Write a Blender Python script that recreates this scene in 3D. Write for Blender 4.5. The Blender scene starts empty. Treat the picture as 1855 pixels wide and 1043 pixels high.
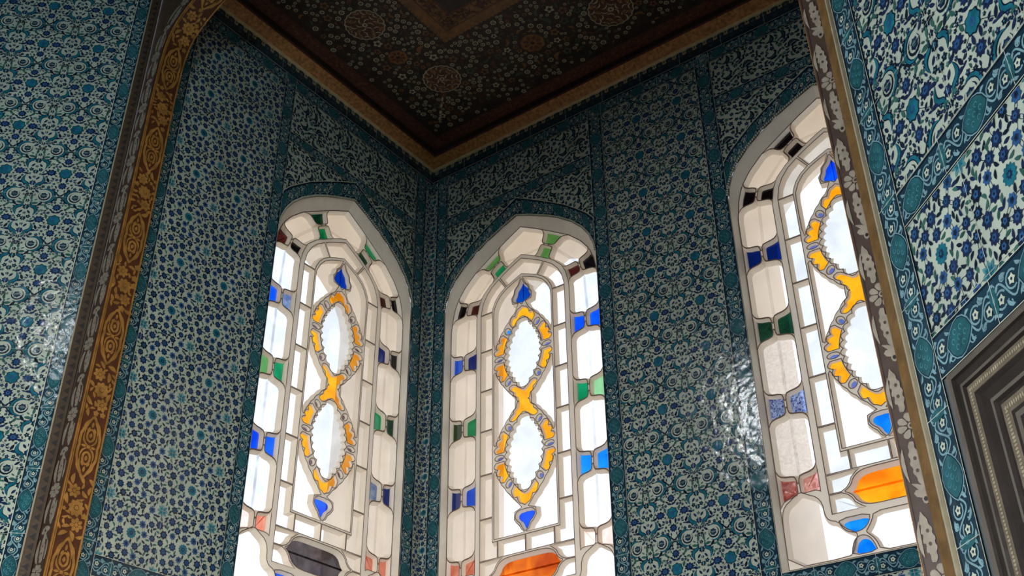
import bpy, math, random
from math import sin, cos, pi, sqrt, atan2
from mathutils import Vector, Matrix
from mathutils.geometry import delaunay_2d_cdt
import bmesh

ZO = 5.8            # height of the alcove cornice above the floor
S2 = 2 ** -.5
sc = bpy.context.scene
COL = sc.collection

# ------------------------------------------------------------------ materials
def lin(c):
    c /= 255.
    return c / 12.92 if c <= .04045 else ((c + .055) / 1.055) ** 2.4
def rgb(r, g, b): return (lin(r), lin(g), lin(b), 1.)

def nodes(name):
    m = bpy.data.materials.new(name); m.use_nodes = True
    nt = m.node_tree
    for n in list(nt.nodes): nt.nodes.remove(n)
    out = nt.nodes.new('ShaderNodeOutputMaterial')
    return m, nt, out
def N(nt, t, **k):
    n = nt.nodes.new(t)
    for a, b in k.items():
        if a in n.inputs: n.inputs[a].default_value = b
        else: setattr(n, a, b)
    return n

def surf(name, col, rough=.5, var=.25, vscale=30., bump=0., bscale=20., metal=0., coat=0., col2=None, spec=.5, bdist=.01):
    """principled surface whose colour wanders with position noise"""
    m, nt, out = nodes(name)
    bs = N(nt, 'ShaderNodeBsdfPrincipled')
    bs.inputs['Roughness'].default_value = rough
    bs.inputs['Metallic'].default_value = metal
    bs.inputs['Coat Weight'].default_value = coat
    bs.inputs['Coat Roughness'].default_value = .08
    bs.inputs['Specular IOR Level'].default_value = spec
    geo = N(nt, 'ShaderNodeNewGeometry')
    nz = N(nt, 'ShaderNodeTexNoise'); nz.inputs['Scale'].default_value = vscale; nz.inputs['Detail'].default_value = 3.
    nt.links.new(geo.outputs['Position'], nz.inputs['Vector'])
    mp = N(nt, 'ShaderNodeMapRange'); mp.inputs['From Min'].default_value = .3; mp.inputs['From Max'].default_value = .7
    nt.links.new(nz.outputs['Fac'], mp.inputs['Value'])
    mx = N(nt, 'ShaderNodeMix', data_type='RGBA')
    if col2 is None:
        a = tuple(c * (1 - var) for c in col[:3]) + (1.,); b = tuple(min(1, c * (1 + var)) for c in col[:3]) + (1.,)
    else: a, b = col, col2
    mx.inputs[6].default_value = a; mx.inputs[7].default_value = b
    nt.links.new(mp.outputs['Result'], mx.inputs[0]); nt.links.new(mx.outputs[2], bs.inputs['Base Color'])
    if bump:
        n2 = N(nt, 'ShaderNodeTexNoise'); n2.inputs['Scale'].default_value = bscale; n2.inputs['Detail'].default_value = 2.
        nt.links.new(geo.outputs['Position'], n2.inputs['Vector'])
        bp = N(nt, 'ShaderNodeBump'); bp.inputs['Strength'].default_value = bump; bp.inputs['Distance'].default_value = bdist
        nt.links.new(n2.outputs['Fac'], bp.inputs['Height']); nt.links.new(bp.outputs['Normal'], bs.inputs['Normal'])
        if coat: nt.links.new(bp.outputs['Normal'], bs.inputs['Coat Normal'])
    nt.links.new(bs.outputs['BSDF'], out.inputs['Surface'])
    return m

def glass(name, col, trans=.6, var=.12, vscale=9., gloss=.06, col2=None, bump=.15, lace=0.):
    """cast window glass: tinted see-through, part light-scattering, thin gloss"""
    m, nt, out = nodes(name)
    geo = N(nt, 'ShaderNodeNewGeometry')
    nz = N(nt, 'ShaderNodeTexNoise'); nz.inputs['Scale'].default_value = vscale; nz.inputs['Detail'].default_value = 4.
    nz.inputs['Distortion'].default_value = .6 + lace
    nt.links.new(geo.outputs['Position'], nz.inputs['Vector'])
    mp = N(nt, 'ShaderNodeMapRange'); mp.inputs['From Min'].default_value = .35; mp.inputs['From Max'].default_value = .65
    nt.links.new(nz.outputs['Fac'], mp.inputs['Value'])
    mx = N(nt, 'ShaderNodeMix', data_type='RGBA')
    if col2 is None:
        a = tuple(c * (1 - var) for c in col[:3]) + (1.,); b = tuple(min(1, c * (1 + var)) for c in col[:3]) + (1.,)
    else: a, b = col, col2
    mx.inputs[6].default_value = a; mx.inputs[7].default_value = b
    nt.links.new(mp.outputs['Result'], mx.inputs[0])
    tr = N(nt, 'ShaderNodeBsdfTransparent'); tl = N(nt, 'ShaderNodeBsdfTranslucent'); gl = N(nt, 'ShaderNodeBsdfGlossy')
    gl.inputs['Roughness'].default_value = .12
    nt.links.new(mx.outputs[2], tr.inputs['Color']); nt.links.new(mx.outputs[2], tl.inputs['Color'])
    bp = N(nt, 'ShaderNodeBump'); bp.inputs['Strength'].default_value = bump; bp.inputs['Distance'].default_value = .004
    nt.links.new(nz.outputs['Fac'], bp.inputs['Height']); nt.links.new(bp.outputs['Normal'], gl.inputs['Normal'])
    m1 = N(nt, 'ShaderNodeMixShader'); m1.inputs[0].default_value = trans
    nt.links.new(tl.outputs[0], m1.inputs[1]); nt.links.new(tr.outputs[0], m1.inputs[2])
    m2 = N(nt, 'ShaderNodeMixShader'); m2.inputs[0].default_value = gloss
    nt.links.new(m1.outputs[0], m2.inputs[1]); nt.links.new(gl.outputs[0], m2.inputs[2])
    nt.links.new(m2.outputs[0], out.inputs['Surface'])
    return m

GL = dict(rough=.13, bump=.20, bscale=16., spec=.5, bdist=.012)
M = {}
M['ground'] = surf('tile_pale_ground', rgb(174, 182, 168), vscale=7, var=.12, **GL)
M['navy'] = surf('tile_cobalt', rgb(28, 42, 72), vscale=60, var=.45, **GL)
M['ink'] = surf('tile_dark_ink', rgb(20, 32, 48), vscale=60, var=.4, **GL)
M['blue'] = surf('tile_mid_blue', rgb(44, 82, 126), vscale=50, var=.3, **GL)
M['teal'] = surf('tile_turquoise', rgb(28, 98, 116), vscale=40, var=.35, **GL)
M['tealpale'] = surf('tile_pale_turquoise', rgb(74, 128, 136), vscale=40, var=.3, **GL)
M['bground'] = surf('tile_border_dark_teal', rgb(26, 50, 64), vscale=9, var=.35, **GL)
M['bteal'] = surf('tile_border_turquoise', rgb(38, 86, 94), vscale=30, var=.3, **GL)
M['bpale'] = surf('tile_border_pale_blue', rgb(116, 148, 156), vscale=30, var=.25, **GL)
M['cream'] = surf('tile_cream_line', rgb(186, 190, 170), vscale=30, var=.15, **GL)
M['green'] = surf('tile_grey_green', rgb(52, 92, 84), vscale=40, var=.35, **GL)
M['crestpale'] = surf('tile_crest_pale', rgb(158, 152, 122), vscale=30, var=.2, **GL)
M['grout'] = surf('tile_joint', rgb(176, 180, 166), rough=.6, var=.2)
M['plaster'] = surf('window_plaster', rgb(232, 221, 206), rough=.8, var=.05, vscale=14, bump=.15, bscale=60)
M['tracery'] = surf('tracery_plaster', rgb(236, 224, 208), rough=.8, var=.04, vscale=14)
_nt = M['tracery'].node_tree; _o = [n for n in _nt.nodes if n.type == 'OUTPUT_MATERIAL'][0]; _b = [n for n in _nt.nodes if n.type == 'BSDF_PRINCIPLED'][0]
_t = N(_nt, 'ShaderNodeBsdfTranslucent'); _t.inputs['Color'].default_value = (.95, .86, .76, 1); _mx = N(_nt, 'ShaderNodeMixShader'); _mx.inputs[0].default_value = .22
_nt.links.new(_b.outputs[0], _mx.inputs[1]); _nt.links.new(_t.outputs[0], _mx.inputs[2]); _nt.links.new(_mx.outputs[0], _o.inputs['Surface'])
M['line'] = surf('tracery_line', rgb(108, 86, 72), rough=.7, var=.2)
M['niche'] = surf('outer_reveal_plaster', rgb(252, 238, 222), rough=.9, var=.05, vscale=6)
M['gold'] = surf('carved_gold', rgb(184, 132, 66), rough=.4, var=.3, vscale=22, bump=.3, bscale=80, metal=.35, col2=None)
M['goldground'] = surf('carved_gold_ground', rgb(84, 44, 22), rough=.5, var=.3, vscale=30)
M['fground'] = surf('jamb_brown_ground', rgb(64, 47, 39), rough=.55, var=.2, vscale=30)
M['fpale'] = surf('jamb_pale_relief', rgb(136, 126, 112), rough=.6, var=.18, vscale=50)
M['chev'] = surf('jamb_ochre_board', rgb(64, 46, 27), rough=.55, var=.25, vscale=35, bump=.2, bscale=90)
M['chevgold'] = surf('jamb_ochre_gilt_board', rgb(104, 76, 40), rough=.5, var=.3, vscale=30, bump=.3, bscale=70)
M['chevdark'] = surf('jamb_chevron_dark', rgb(24, 17, 12), rough=.6, var=.2)
M['whiteline'] = surf('white_plaster_edge', rgb(150, 140, 116), rough=.7, var=.12)
M['cedark'] = surf('ceiling_dark', rgb(44, 30, 22), rough=.6, var=.4, vscale=14)
M['cered'] = surf('ceiling_red_brown', rgb(84, 44, 32), rough=.6, var=.35, vscale=40)
M['ceredpale'] = surf('ceiling_script', rgb(120, 78, 54), rough=.6, var=.3, vscale=40)
M['ceochre'] = surf('ceiling_ochre', rgb(124, 82, 38), rough=.55, var=.35, vscale=30)
M['cepale'] = surf('ceiling_pale_flower', rgb(176, 168, 140), rough=.6, var=.25, vscale=50)
M['cegreen'] = surf('ceiling_green', rgb(66, 78, 62), rough=.6, var=.3)
M['tanline'] = surf('cornice_lower_fillet', rgb(206, 180, 136), rough=.6, var=.15)
M['cornice'] = surf('cornice_gilt', rgb(172, 116, 62), rough=.5, var=.5, vscale=55, bump=.5, bscale=110)
M['wood'] = surf('dark_walnut', rgb(40, 33, 29), rough=.3, var=.3, vscale=12, bump=.1, bscale=30)
M['woodlight'] = surf('grey_walnut', rgb(88, 80, 72), rough=.32, var=.25, vscale=15)
M['ivory'] = surf('mother_of_pearl', rgb(196, 190, 164), rough=.3, var=.15, vscale=25)
M['ivorybead'] = surf('bead_ivory', rgb(150, 138, 116), rough=.35, var=.25, vscale=60)
M['bead'] = surf('bead_inlay_tone', rgb(104, 92, 76), rough=.4, var=.25, vscale=60)
M['stone'] = surf('pale_room_plaster', rgb(84, 90, 92), rough=.8, var=.08, vscale=3)
M['floorstone'] = surf('floor_stone', rgb(84, 76, 66), rough=.5, var=.15, vscale=3)

G = {}
G['clear'] = glass('glass_clear', (.90, .90, .90, 1), trans=.8, var=.05, vscale=6)
G['clearwarm'] = glass('glass_clear_warm', (.92, .90, .87, 1), trans=.82, var=.04, vscale=5)
G['clearblue'] = glass('glass_clear_streaked', (.84, .87, .90, 1), trans=.7, var=.10, vscale=7, lace=1.)
G['seeded'] = glass('glass_seeded', (.84, .83, .83, 1), trans=.65, vscale=32, col2=(1, 1, 1, 1), bump=.7, lace=2.)
G['frost'] = glass('glass_frosted', (.80, .84, .86, 1), trans=.45, var=.09, vscale=8)
G['amber'] = glass('glass_amber', (.85, .30, .006, 1), trans=.75, var=.15, vscale=14, col2=(.95, .42, .012, 1))
G['blue'] = glass('glass_blue', (.002, .045, .62, 1), trans=.75, vscale=9, col2=(.004, .11, .85, 1))
G['sky'] = glass('glass_bright_blue', (.0, .14, .80, 1), trans=.8, vscale=9, col2=(.01, .28, .95, 1))
G['navy'] = glass('glass_navy', (.002, .014, .16, 1), trans=.7, vscale=9)
G['slate'] = glass('glass_slate_blue', (.09, .14, .30, 1), trans=.6, vscale=30, col2=(.22, .30, .44, 1))
G['bluelace'] = glass('glass_blue_seeded', (.004, .022, .20, 1), trans=.65, vscale=45, col2=(.34, .46, .78, 1), bump=.7, lace=2.5)
G['green'] = glass('glass_green', (.002, .17, .06, 1), trans=.75, vscale=9, col2=(.008, .30, .12, 1))
G['leaf'] = glass('glass_leaf_green', (.10, .30, .085, 1), trans=.7, vscale=12)
G['mint'] = glass('glass_mint', (.26, .58, .27, 1), trans=.7, vscale=12)
G['olive'] = glass('glass_olive', (.02, .045, .006, 1), trans=.7, vscale=12)
G['dkgreen'] = glass('glass_dark_green', (.001, .025, .012, 1), trans=.7, vscale=30, col2=(.003, .06, .028, 1))
G['black'] = glass('glass_black', (.004, .003, .004, 1), trans=.6)
G['maroon'] = glass('glass_maroon', (.045, .008, .007, 1), trans=.7, vscale=20)
G['salmon'] = glass('glass_salmon', (.62, .16, .09, 1), trans=.75, vscale=14, col2=(.75, .28, .19, 1))
G['blush'] = glass('glass_blush', (1., .72, .64, 1), trans=.75, vscale=12)
G['brick'] = glass('glass_brick_red', (.22, .03, .025, 1), trans=.7, vscale=40, col2=(.42, .11, .09, 1), bump=.6)
G['rose'] = glass('glass_rose', (.42, .13, .12, 1), trans=.7, vscale=40, col2=(.72, .36, .33, 1), bump=.6)
G['lilac'] = glass('glass_lilac', (.10, .13, .36, 1), trans=.7, vscale=20)
G['plum'] = glass('glass_plum', (.14, .085, .10, 1), trans=.65, vscale=20)
G['smoke'] = glass('glass_smoke', (.035, .026, .028, 1), trans=.6, vscale=14, col2=(.09, .075, .08, 1))
G['orange'] = glass('glass_orange', (.36, .03, .002, 1), trans=.75, vscale=7, col2=(.85, .20, .006, 1))
G['orangegold'] = glass('glass_orange_gold', (.90, .17, .003, 1), trans=.8, vscale=6, col2=(1., .42, .01, 1))

# ------------------------------------------------------------------ object helpers
def tag(o, label=None, cat=None, kind=None, group=None):
    if label: o['label'] = label
    if cat: o['category'] = cat
    if kind: o['kind'] = kind
    if group: o['group'] = group
    return o
def empty(name, loc, label, cat, kind='structure'):
    o = bpy.data.objects.new(name, None); COL.objects.link(o)
    o.location = loc; o.empty_display_size = .1
    return tag(o, label, cat, kind)
def link(name, me, parent=None):
    o = bpy.data.objects.new(name, me); COL.objects.link(o)
    if parent is not None:
        o.parent = parent
        o.matrix_parent_inverse = Matrix.Translation(-Vector(parent.location))
    return o

class Painter:
    """collects flat or raised polygons in (u,v,d) and links them as one mesh"""
    def __init__(s): s.v = []; s.f = []; s.m = []; s.mats = []; s.c = 0
    def mi(s, mat):
        if mat not in s.mats: s.mats.append(mat)
        return s.mats.index(mat)
    def poly(s, pts, mat, d=0., h=0.):
        n = len(pts)
        if n < 3: return
        s.c = (s.c + 1) % 151; d += s.c * 1.3e-6
        k = s.mi(mat); b = len(s.v)
        s.v += [(p[0], p[1], d + h) for p in pts]
        s.f.append(tuple(range(b, b + n))); s.m.append(k)
        if h:
            s.v += [(p[0], p[1], d) for p in pts]
            for i in range(n):
                j = (i + 1) % n
                s.f.append((b + i, b + n + i, b + n + j, b + j)); s.m.append(k)
    def quad3(s, a, b_, c, d_, mat):
        b = len(s.v); s.v += [a, b_, c, d_]; s.f.append((b, b + 1, b + 2, b + 3)); s.m.append(s.mi(mat))
    def rect(s, u0, v0, u1, v1, mat, d=0., h=0.): s.poly([(u0, v0), (u1, v0), (u1, v1), (u0, v1)], mat, d, h)
    def strip(s, line, w, mat, d=0., close=False, taper=False):
        n = len(line); k = s.mi(mat); b = len(s.v)
        for i, p in enumerate(line):
            if close: a, c = line[i - 1], line[(i + 1) % n]
            else: a, c = line[max(0, i - 1)], line[min(n - 1, i + 1)]
            dx, dy = c[0] - a[0], c[1] - a[1]; l = math.hypot(dx, dy) or 1e-9
            ww = w * .5 * (1 - .7 * i / (n - 1) if taper else 1)
            nx, ny = -dy / l * ww, dx / l * ww
            s.v += [(p[0] + nx, p[1] + ny, d), (p[0] - nx, p[1] - ny, d)]
        for i in range(n if close else n - 1):
            j = (i + 1) % n
            s.f.append((b + 2 * i, b + 2 * i + 1, b + 2 * j + 1, b + 2 * j)); s.m.append(k)
    def stamps(s, st, x, y, rot=0., sx=1., sy=1., clip=None, keep=None, base=0., step=.00045, h=0.):
        c, q = cos(rot), sin(rot)
        for mat, lay, pts in st:
            P = [(x + sx * (c * a) - sy * (q * b_), y + sx * q * a + sy * c * b_) for a, b_ in pts] if rot == 0 else \
                [(x + c * a * sx - q * b_ * sy, y + q * a * sx + c * b_ * sy) for a, b_ in pts]
            if clip:
                u0, v0, u1, v1 = clip
                xs = [p[0] for p in P]; ys = [p[1] for p in P]
                if max(xs) <= u0 or min(xs) >= u1 or max(ys) <= v0 or min(ys) >= v1: continue
                if min(xs) < u0 or max(xs) > u1 or min(ys) < v0 or max(ys) > v1: P = clip_rect(P, clip)
                if len(P) < 3: continue
            if keep and not keep(P): continue
            s.poly(P, mat, base + lay * step, h)
    def build(s, name, fn, parent=None, label=None):
        me = bpy.data.meshes.new(name)
        me.from_pydata([fn(*p) for p in s.v], [], s.f)
        for m in s.mats: me.materials.append(m)
        me.polygons.foreach_set('material_index', s.m)
        me.update()
        o = link(name, me, parent)
        if label: o['label'] = label
        return o

def clip_rect(P, r):
    u0, v0, u1, v1 = r
    for ax, lim, sg in ((0, u0, 1), (0, u1, -1), (1, v0, 1), (1, v1, -1)):
        out = []
        n = len(P)
        for i in range(n):
            a, b = P[i], P[(i + 1) % n]
            ia, ib = sg * (a[ax] - lim) >= 0, sg * (b[ax] - lim) >= 0
            if ia: out.append(a)
            if ia != ib:
                t = (lim - a[ax]) / (b[ax] - a[ax])
                out.append((a[0] + t * (b[0] - a[0]), a[1] + t * (b[1] - a[1])))
        P = out
        if len(P) < 3: return []
    return P

def frame(O, U, V, Nn):
    O, U, V, Nn = Vector(O), Vector(U), Vector(V), Vector(Nn)
    def f(u, v, d=0.):
        p = O + U * u + V * v + Nn * d
        return (p.x, p.y, p.z)
    return f
XL, XR, YF = -.0432, 3.035, -1.995
F_BACK = frame((0, 0, ZO), (1, 0, 0), (0, 0, 1), (0, -1, 0))
F_LEFT = frame((0, 0, ZO), (0, 1, 0), (0, 0, 1), (1, 0, 0))          # u = y
F_OL = frame((XL, YF, ZO), (S2, S2, 0), (0, 0, 1), (S2, -S2, 0))     # u negative to the left
F_OR = frame((3.0135, YF, ZO), (S2, -S2, 0), (0, 0, 1), (-S2, -S2, 0))
F_RIGHT = frame((3.01, 0, ZO), (0, -1, 0), (0, 0, 1), (-1, 0, 0))
F_CEIL = frame((0, 0, ZO + .08), (1, 0, 0), (0, -1, 0), (0, 0, -1))

def filled(loops, thick=0.):
    """planar fill of outlines with holes -> (verts2d3, faces)"""
    cu = bpy.data.curves.new('tmp', 'CURVE'); cu.dimensions = '2D'; cu.fill_mode = 'BOTH'; cu.extrude = thick
    for L in loops:
        sp = cu.splines.new('POLY'); sp.points.add(len(L) - 1)
        for i, p in enumerate(L): sp.points[i].co = (p[0], p[1], 0, 1)
        sp.use_cyclic_u = True
    ob = bpy.data.objects.new('tmp', cu)
    COL.objects.link(ob)
    dg = bpy.context.evaluated_depsgraph_get()
    me = bpy.data.meshes.new_from_object(ob.evaluated_get(dg))
    vs = [tuple(v.co) for v in me.vertices]; fs = [tuple(p.vertices) for p in me.polygons]
    bpy.data.objects.remove(ob); bpy.data.curves.remove(cu); bpy.data.meshes.remove(me)
    return vs, fs
def sheet(name, loops, fn, mat, parent=None, d=0.):
    vs, fs = filled(loops)
    me = bpy.data.meshes.new(name)
    me.from_pydata([fn(v[0], v[1], d) for v in vs], [], fs); me.materials.append(mat); me.update()
    return link(name, me, parent)

# ------------------------------------------------------------------ motif stamps (mat, layer, points)
def radial(R, n, depth, k=4, sq=1., ph=0.):
    out = []
    for i in range(n * k):
        t = 2 * pi * i / (n * k)
        r = R * (1 - depth * (.5 - .5 * cos(n * t)))
        out.append((r * cos(t + ph), sq * r * sin(t + ph)))
    return out
def ell(rx, ry, n=10, x=0., y=0.): return [(x + rx * cos(2 * pi * i / n), y + ry * sin(2 * pi * i / n)) for i in range(n)]
def leafpts(l, w, bend=0., n=5):
    up, dn = [], []
    for i in range(n + 1):
        t = i / n; x = l * (t - .5); y = bend * (1 - (2 * t - 1) ** 2); ww = w * sin(pi * t) ** .8 * .5
        up.append((x, y + ww)); dn.append((x, y - ww))
    return up + dn[::-1][1:-1]
def mv(pts, x, y, a=0., sx=1.):
    c, s = cos(a), sin(a)
    return [(x + sx * (c * p - s * q), y + s * p + c * q) for p, q in pts]
def bez(a, b, c, n=6):
    return [((1 - t) ** 2 * a[0] + 2 * t * (1 - t) * b[0] + t * t * c[0], (1 - t) ** 2 * a[1] + 2 * t * (1 - t) * b[1] + t * t * c[1]) for t in [i / n for i in range(n + 1)]]
def ribbon(line, w, prof=None):
    n = len(line); L, R = [], []
    for i, p in enumerate(line):
        a, c = line[max(0, i - 1)], line[min(n - 1, i + 1)]
        dx, dy = c[0] - a[0], c[1] - a[1]; l = math.hypot(dx, dy) or 1e-9
        ww = w * .5 * (prof(i / (n - 1)) if prof else 1)
        L.append((p[0] - dy / l * ww, p[1] + dx / l * ww)); R.append((p[0] + dy / l * ww, p[1] - dx / l * ww))
    return L + R[::-1]
fat = lambda t: .12 + .95 * sin(pi * min(1, t * 1.05)) ** .8 if t < .95 else .15
taper = lambda t: 1 - .8 * t
def mirror(st): return [(m, l, [(-x, y) for x, y in p]) for m, l, p in st]
def shift(st, x, y, a=0.): return [(m, l, mv(p, x, y, a)) for m, l, p in st]

def rosette(R, c1='navy', c2='blue', n=9):
    return [(M[c1], 2, radial(R, n, .28)), (M[c2], 3, radial(R * .5, 6, .3, 3)), (M['navy'], 4, ell(R * .16, R * .16, 6))]
def small_flower(R, c='navy'):
    return [(M[c], 2, radial(R, 5, .42, 4)), (M['tealpale'], 3, ell(R * .25, R * .25, 6))]

T = .2455
def cell_arabesque():
    """turquoise lozenge, four cobalt rosettes, paired crescents and curled leaves"""
    rnd = random.Random(5)
    st = []; occ = []
    def add(s, x, y, r, a=0.): st.extend(shift(s, x, y, a)); occ.append((x, y, r))
    loz = [(M['ink'], 1, radial(.029, 8, .16, 4)), (M['teal'], 2, radial(.0255, 8, .17, 4)), (M['blue'], 3, radial(.011, 8, .3, 3)), (M['teal'], 4, ell(.004, .004, 6))]
    add(loz, 0, 0, .03)
    st.append((M['ink'], 0, ribbon([(-.06, -.045), (0, 0), (.06, .045)], .0016))); st.append((M['ink'], 0, ribbon([(-.06, .045), (0, 0), (.06, -.045)], .0016)))
    for s in (-1, 1):
        add([(m, l, [(x * 1.2, y * .92) for x, y in p]) for m, l, p in rosette(.0205)], s * .058, 0, .022)
        add(rosette(.0195), 0, s * .066, .020)
        for q in (-1, 1): add(small_flower(.0085), s * .029, q * .036, .009); add(small_flower(.007, 'ink'), s * .036, q * .058 , .008)
    for s in (-1, 1):
        half = []
        # crescent ring around a flower, in turquoise with dark rim
        cx, cy = .058, .1228
        arc = [(cx + .035 * cos(a), cy + .035 * sin(a)) for a in [radians_(60 + 24 * i) for i in range(11)]]
        half.append((M['ink'], 1, ribbon(arc, .0145, fat))); half.append((M['teal'], 2, ribbon(arc, .0085, fat)))
        arc2 = [(cx + .004 + .0225 * cos(a), cy + .0225 * sin(a)) for a in [radians_(120 + 28 * i) for i in range(11)]]
        half.append((M['ink'], 2, ribbon(arc2, .0065, fat)))
        half += shift([(M['navy'], 2, radial(.0160, 7, .25, 3)), (M['green'], 3, radial(.0085, 6, .3, 3)), (M['navy'], 4, ell(.003, .003, 6))], cx + .006, cy)
        for q in (-1, 1):
            half.append((M['ink'], 3, ribbon(bez((.002, cy), (.016, cy + q * .018), (.040, cy + q * .040)), .0055, fat)))
        half.append((M['ink'], 3, ell(.006, .008, 8, 0, cy)))
        # curled saz leaves toward the cell edge
        for q in (-1, 1):
            L = bez((.088, q * .018), (.070, q * .052), (.094, q * .062), 6) + bez((.094, q * .062), (.112, q * .066), (.104, q * .086), 5)[1:]
            half.append((M['ink'], 1, ribbon(L, .0165, fat))); half.append((M['teal'], 2, ribbon(L, .0105, fat)))
        st.extend(half if s > 0 else mirror(half))
        occ.extend([(s * cx, cy, .036), (s * cx, cy - T, .036), (s * .098, .05, .016), (s * .098, -.05, .016), (s * .09, .03, .012), (s * .09, -.03, .012)])
    add(rosette(.0125, 'ink', 'teal', 7), T / 2, 0, .013); add(rosette(.0150, 'ink', 'teal', 7), T / 2, .060, .015); add(rosette(.0150, 'navy', 'blue', 7), T / 2, -.060, .015)
    for q in (-1, 1):
        add([(M['navy'], 2, leafpts(.022, .010))], T / 2 - .016, q * .034, .008, q * .9); add([(M['navy'], 2, leafpts(.022, .010))], T / 2 + .016, q * .034, .008, -q * .9); add(small_flower(.008), T / 2, q * .028, .008)
    add(small_flower(.011, 'ink'), T / 2, .1228, .011); add(small_flower(.010, 'ink'), T / 2, .092, .010); add(small_flower(.010, 'ink'), T / 2, -.092, .010)
    k = 0
    for _ in range(4000):
        x, y = rnd.uniform(.004, T / 2 - .006), rnd.uniform(-T / 2, T / 2); r = rnd.choice((.0105, .0085, .0095, .0065, .0055))
        if any(math.hypot(x - a, y - b) < c + r * .72 or math.hypot(x - T - a, y - b) < c + r * .72 or math.hypot(x - a, abs(y) - T - b) < c + r * .72 for a, b, c in occ): continue
        occ.append((x, y, r)); k += 1
        s_ = small_flower(r * 1.05, rnd.choice(('navy', 'ink', 'green'))) if rnd.random() < .45 else [(M[rnd.choice(('ink', 'navy', 'green'))], 2, leafpts(r * 2.9, r * 1.2, rnd.uniform(-.3, .3) * r))]
        s_ = shift(s_, x, y, rnd.uniform(0, pi)); st.extend(s_); st.extend(mirror(s_))
        if k > 130: break
    return st
def radians_(d): return d * pi / 180

def cell_meadow(seed=3):
    """small toothed cobalt flowers on vines with turquoise rosettes"""
    rnd = random.Random(seed); st = []; P = [(0, 0, .024), (T / 2, T / 2, .026)]
    def dist(a, b):
        dx = abs(a[0] - b[0]); dy = abs(a[1] - b[1]); dx = min(dx, T - dx); dy = min(dy, T - dy)
        return math.hypot(dx, dy)
    st += [(M['teal'], 2, radial(.0225, 12, .2, 4)), (M['navy'], 3, radial(.011, 8, .45, 3)), (M['teal'], 4, ell(.004, .004, 6))]
    st += shift([(M['tealpale'], 2, radial(.027, 8, .42, 4)), (M['teal'], 3, radial(.017, 8, .4, 3)), (M['ink'], 4, ell(.003, .003, 6))], T / 2, T / 2)
    fl = []
    for _ in range(6000):
        r = rnd.choice((.0185, .0165, .015)); q = (rnd.uniform(0, T), rnd.uniform(0, T), r)
        if all(dist(q, o) > o[2] + r + .0015 for o in P): P.append(q); fl.append(q)
        if len(fl) > 29: break
    lv = []
    for x, y, r in fl:
        c = rnd.choice(('navy', 'navy', 'ink', 'blue'))
        st += shift([(M[c], 2, radial(r, rnd.choice((7, 8)), .27, 4)), (M['blue' if c != 'blue' else 'navy'], 3, radial(r * .5, 5, .3, 3)), (M['ink'], 4, ell(r * .16, r * .16, 6))], x, y, rnd.uniform(0, 1))
        # vine to the two nearest neighbours
        near = sorted(P, key=lambda o: dist(o, (x, y)))[1:3]
        for o in near:
            ox, oy = o[0], o[1]
            if ox - x > T / 2: ox -= T
            if x - ox > T / 2: ox += T
            if oy - y > T / 2: oy -= T
            if y - oy > T / 2: oy += T
            mxp = ((x + ox) / 2 + (oy - y) * .22, (y + oy) / 2 - (ox - x) * .22)
            st.append((M['ink'], 1, ribbon(bez((x, y), mxp, (ox, oy), 4), .0012)))
    for _ in range(5000):
        q = (rnd.uniform(0, T), rnd.uniform(0, T), .0062)
        if all(dist(q, o) > o[2] + q[2] for o in P):
            P.append(q); a = rnd.uniform(0, 2 * pi)
            st.append((M[rnd.choice(('ink', 'ink', 'navy', 'green'))], 2, mv(leafpts(.021, .0085, rnd.uniform(-.004, .004)), q[0], q[1], a)))
        if len(P) > 100: break
    return st

def cell_scroll(seed=8, sc_=1.):
    """frieze filling: bold dark leaf scrolls and green-grey blossoms, cream between"""
    rnd = random.Random(seed); st = []; P = []
    W, H = .2455, .2455
    def dist(a, b):
        dx = abs(a[0] - b[0]); dy = abs(a[1] - b[1]); dx = min(dx, W - dx); dy = min(dy, H - dy)
        return math.hypot(dx, dy)
    for _ in range(5000):
        r = rnd.choice((.028, .020, .016)); q = (rnd.uniform(0, W), rnd.uniform(0, H), r)
        if all(dist(q, o) > o[2] + r for o in P): P.append(q)
        if len(P) > 24: break
    for x, y, r in P:
        if r > .028:
            st += shift([(M['navy'], 2, radial(r * .62, 7, .3, 4)), (M['green'], 3, radial(r * .34, 6, .35, 3)), (M['cream'], 4, ell(.003, .003, 6))], x, y)
            for i in range(3):
                a = rnd.uniform(0, 2 * pi)
                st.append((M['ink'], 1, mv(ribbon(bez((0, 0), (r * 1.0, r * .9), (r * 1.8, .1 * r)), r * .6, fat), x, y, a)))
        elif r > .02:
            a = rnd.uniform(0, 2 * pi)
            st.append((M['ink'], 2, mv(ribbon(bez((-r, -r * .6), (0, r * 1.1), (r, -r * .5)), r * .75, fat), x, y, a)))
            st.append((M['green'], 3, mv(ribbon(bez((-r * .6, -r * .3), (0, r * .8), (r * .6, -r * .2)), r * .25, fat), x, y, a)))
            st.append((M['navy'], 2, mv(leafpts(r * 1.6, r * .6, 0), x + .3 * r, y - r * .5, a)))
        else:
            st += shift(small_flower(r * .8, rnd.choice(('ink', 'navy', 'green'))), x, y, rnd.uniform(0, 1))
    for _ in range(3000):
        q = (rnd.uniform(0, W), rnd.uniform(0, H), .008)
        if all(dist(q, o) > o[2] * .85 + q[2] for o in P):
            P.append(q); st.append((M[rnd.choice(('ink', 'navy', 'green'))], 2, mv(leafpts(.026, .012, rnd.uniform(-.005, .005)), q[0], q[1], rnd.uniform(0, 6.3))))
        if len(P) > 110: break
    return st

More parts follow.
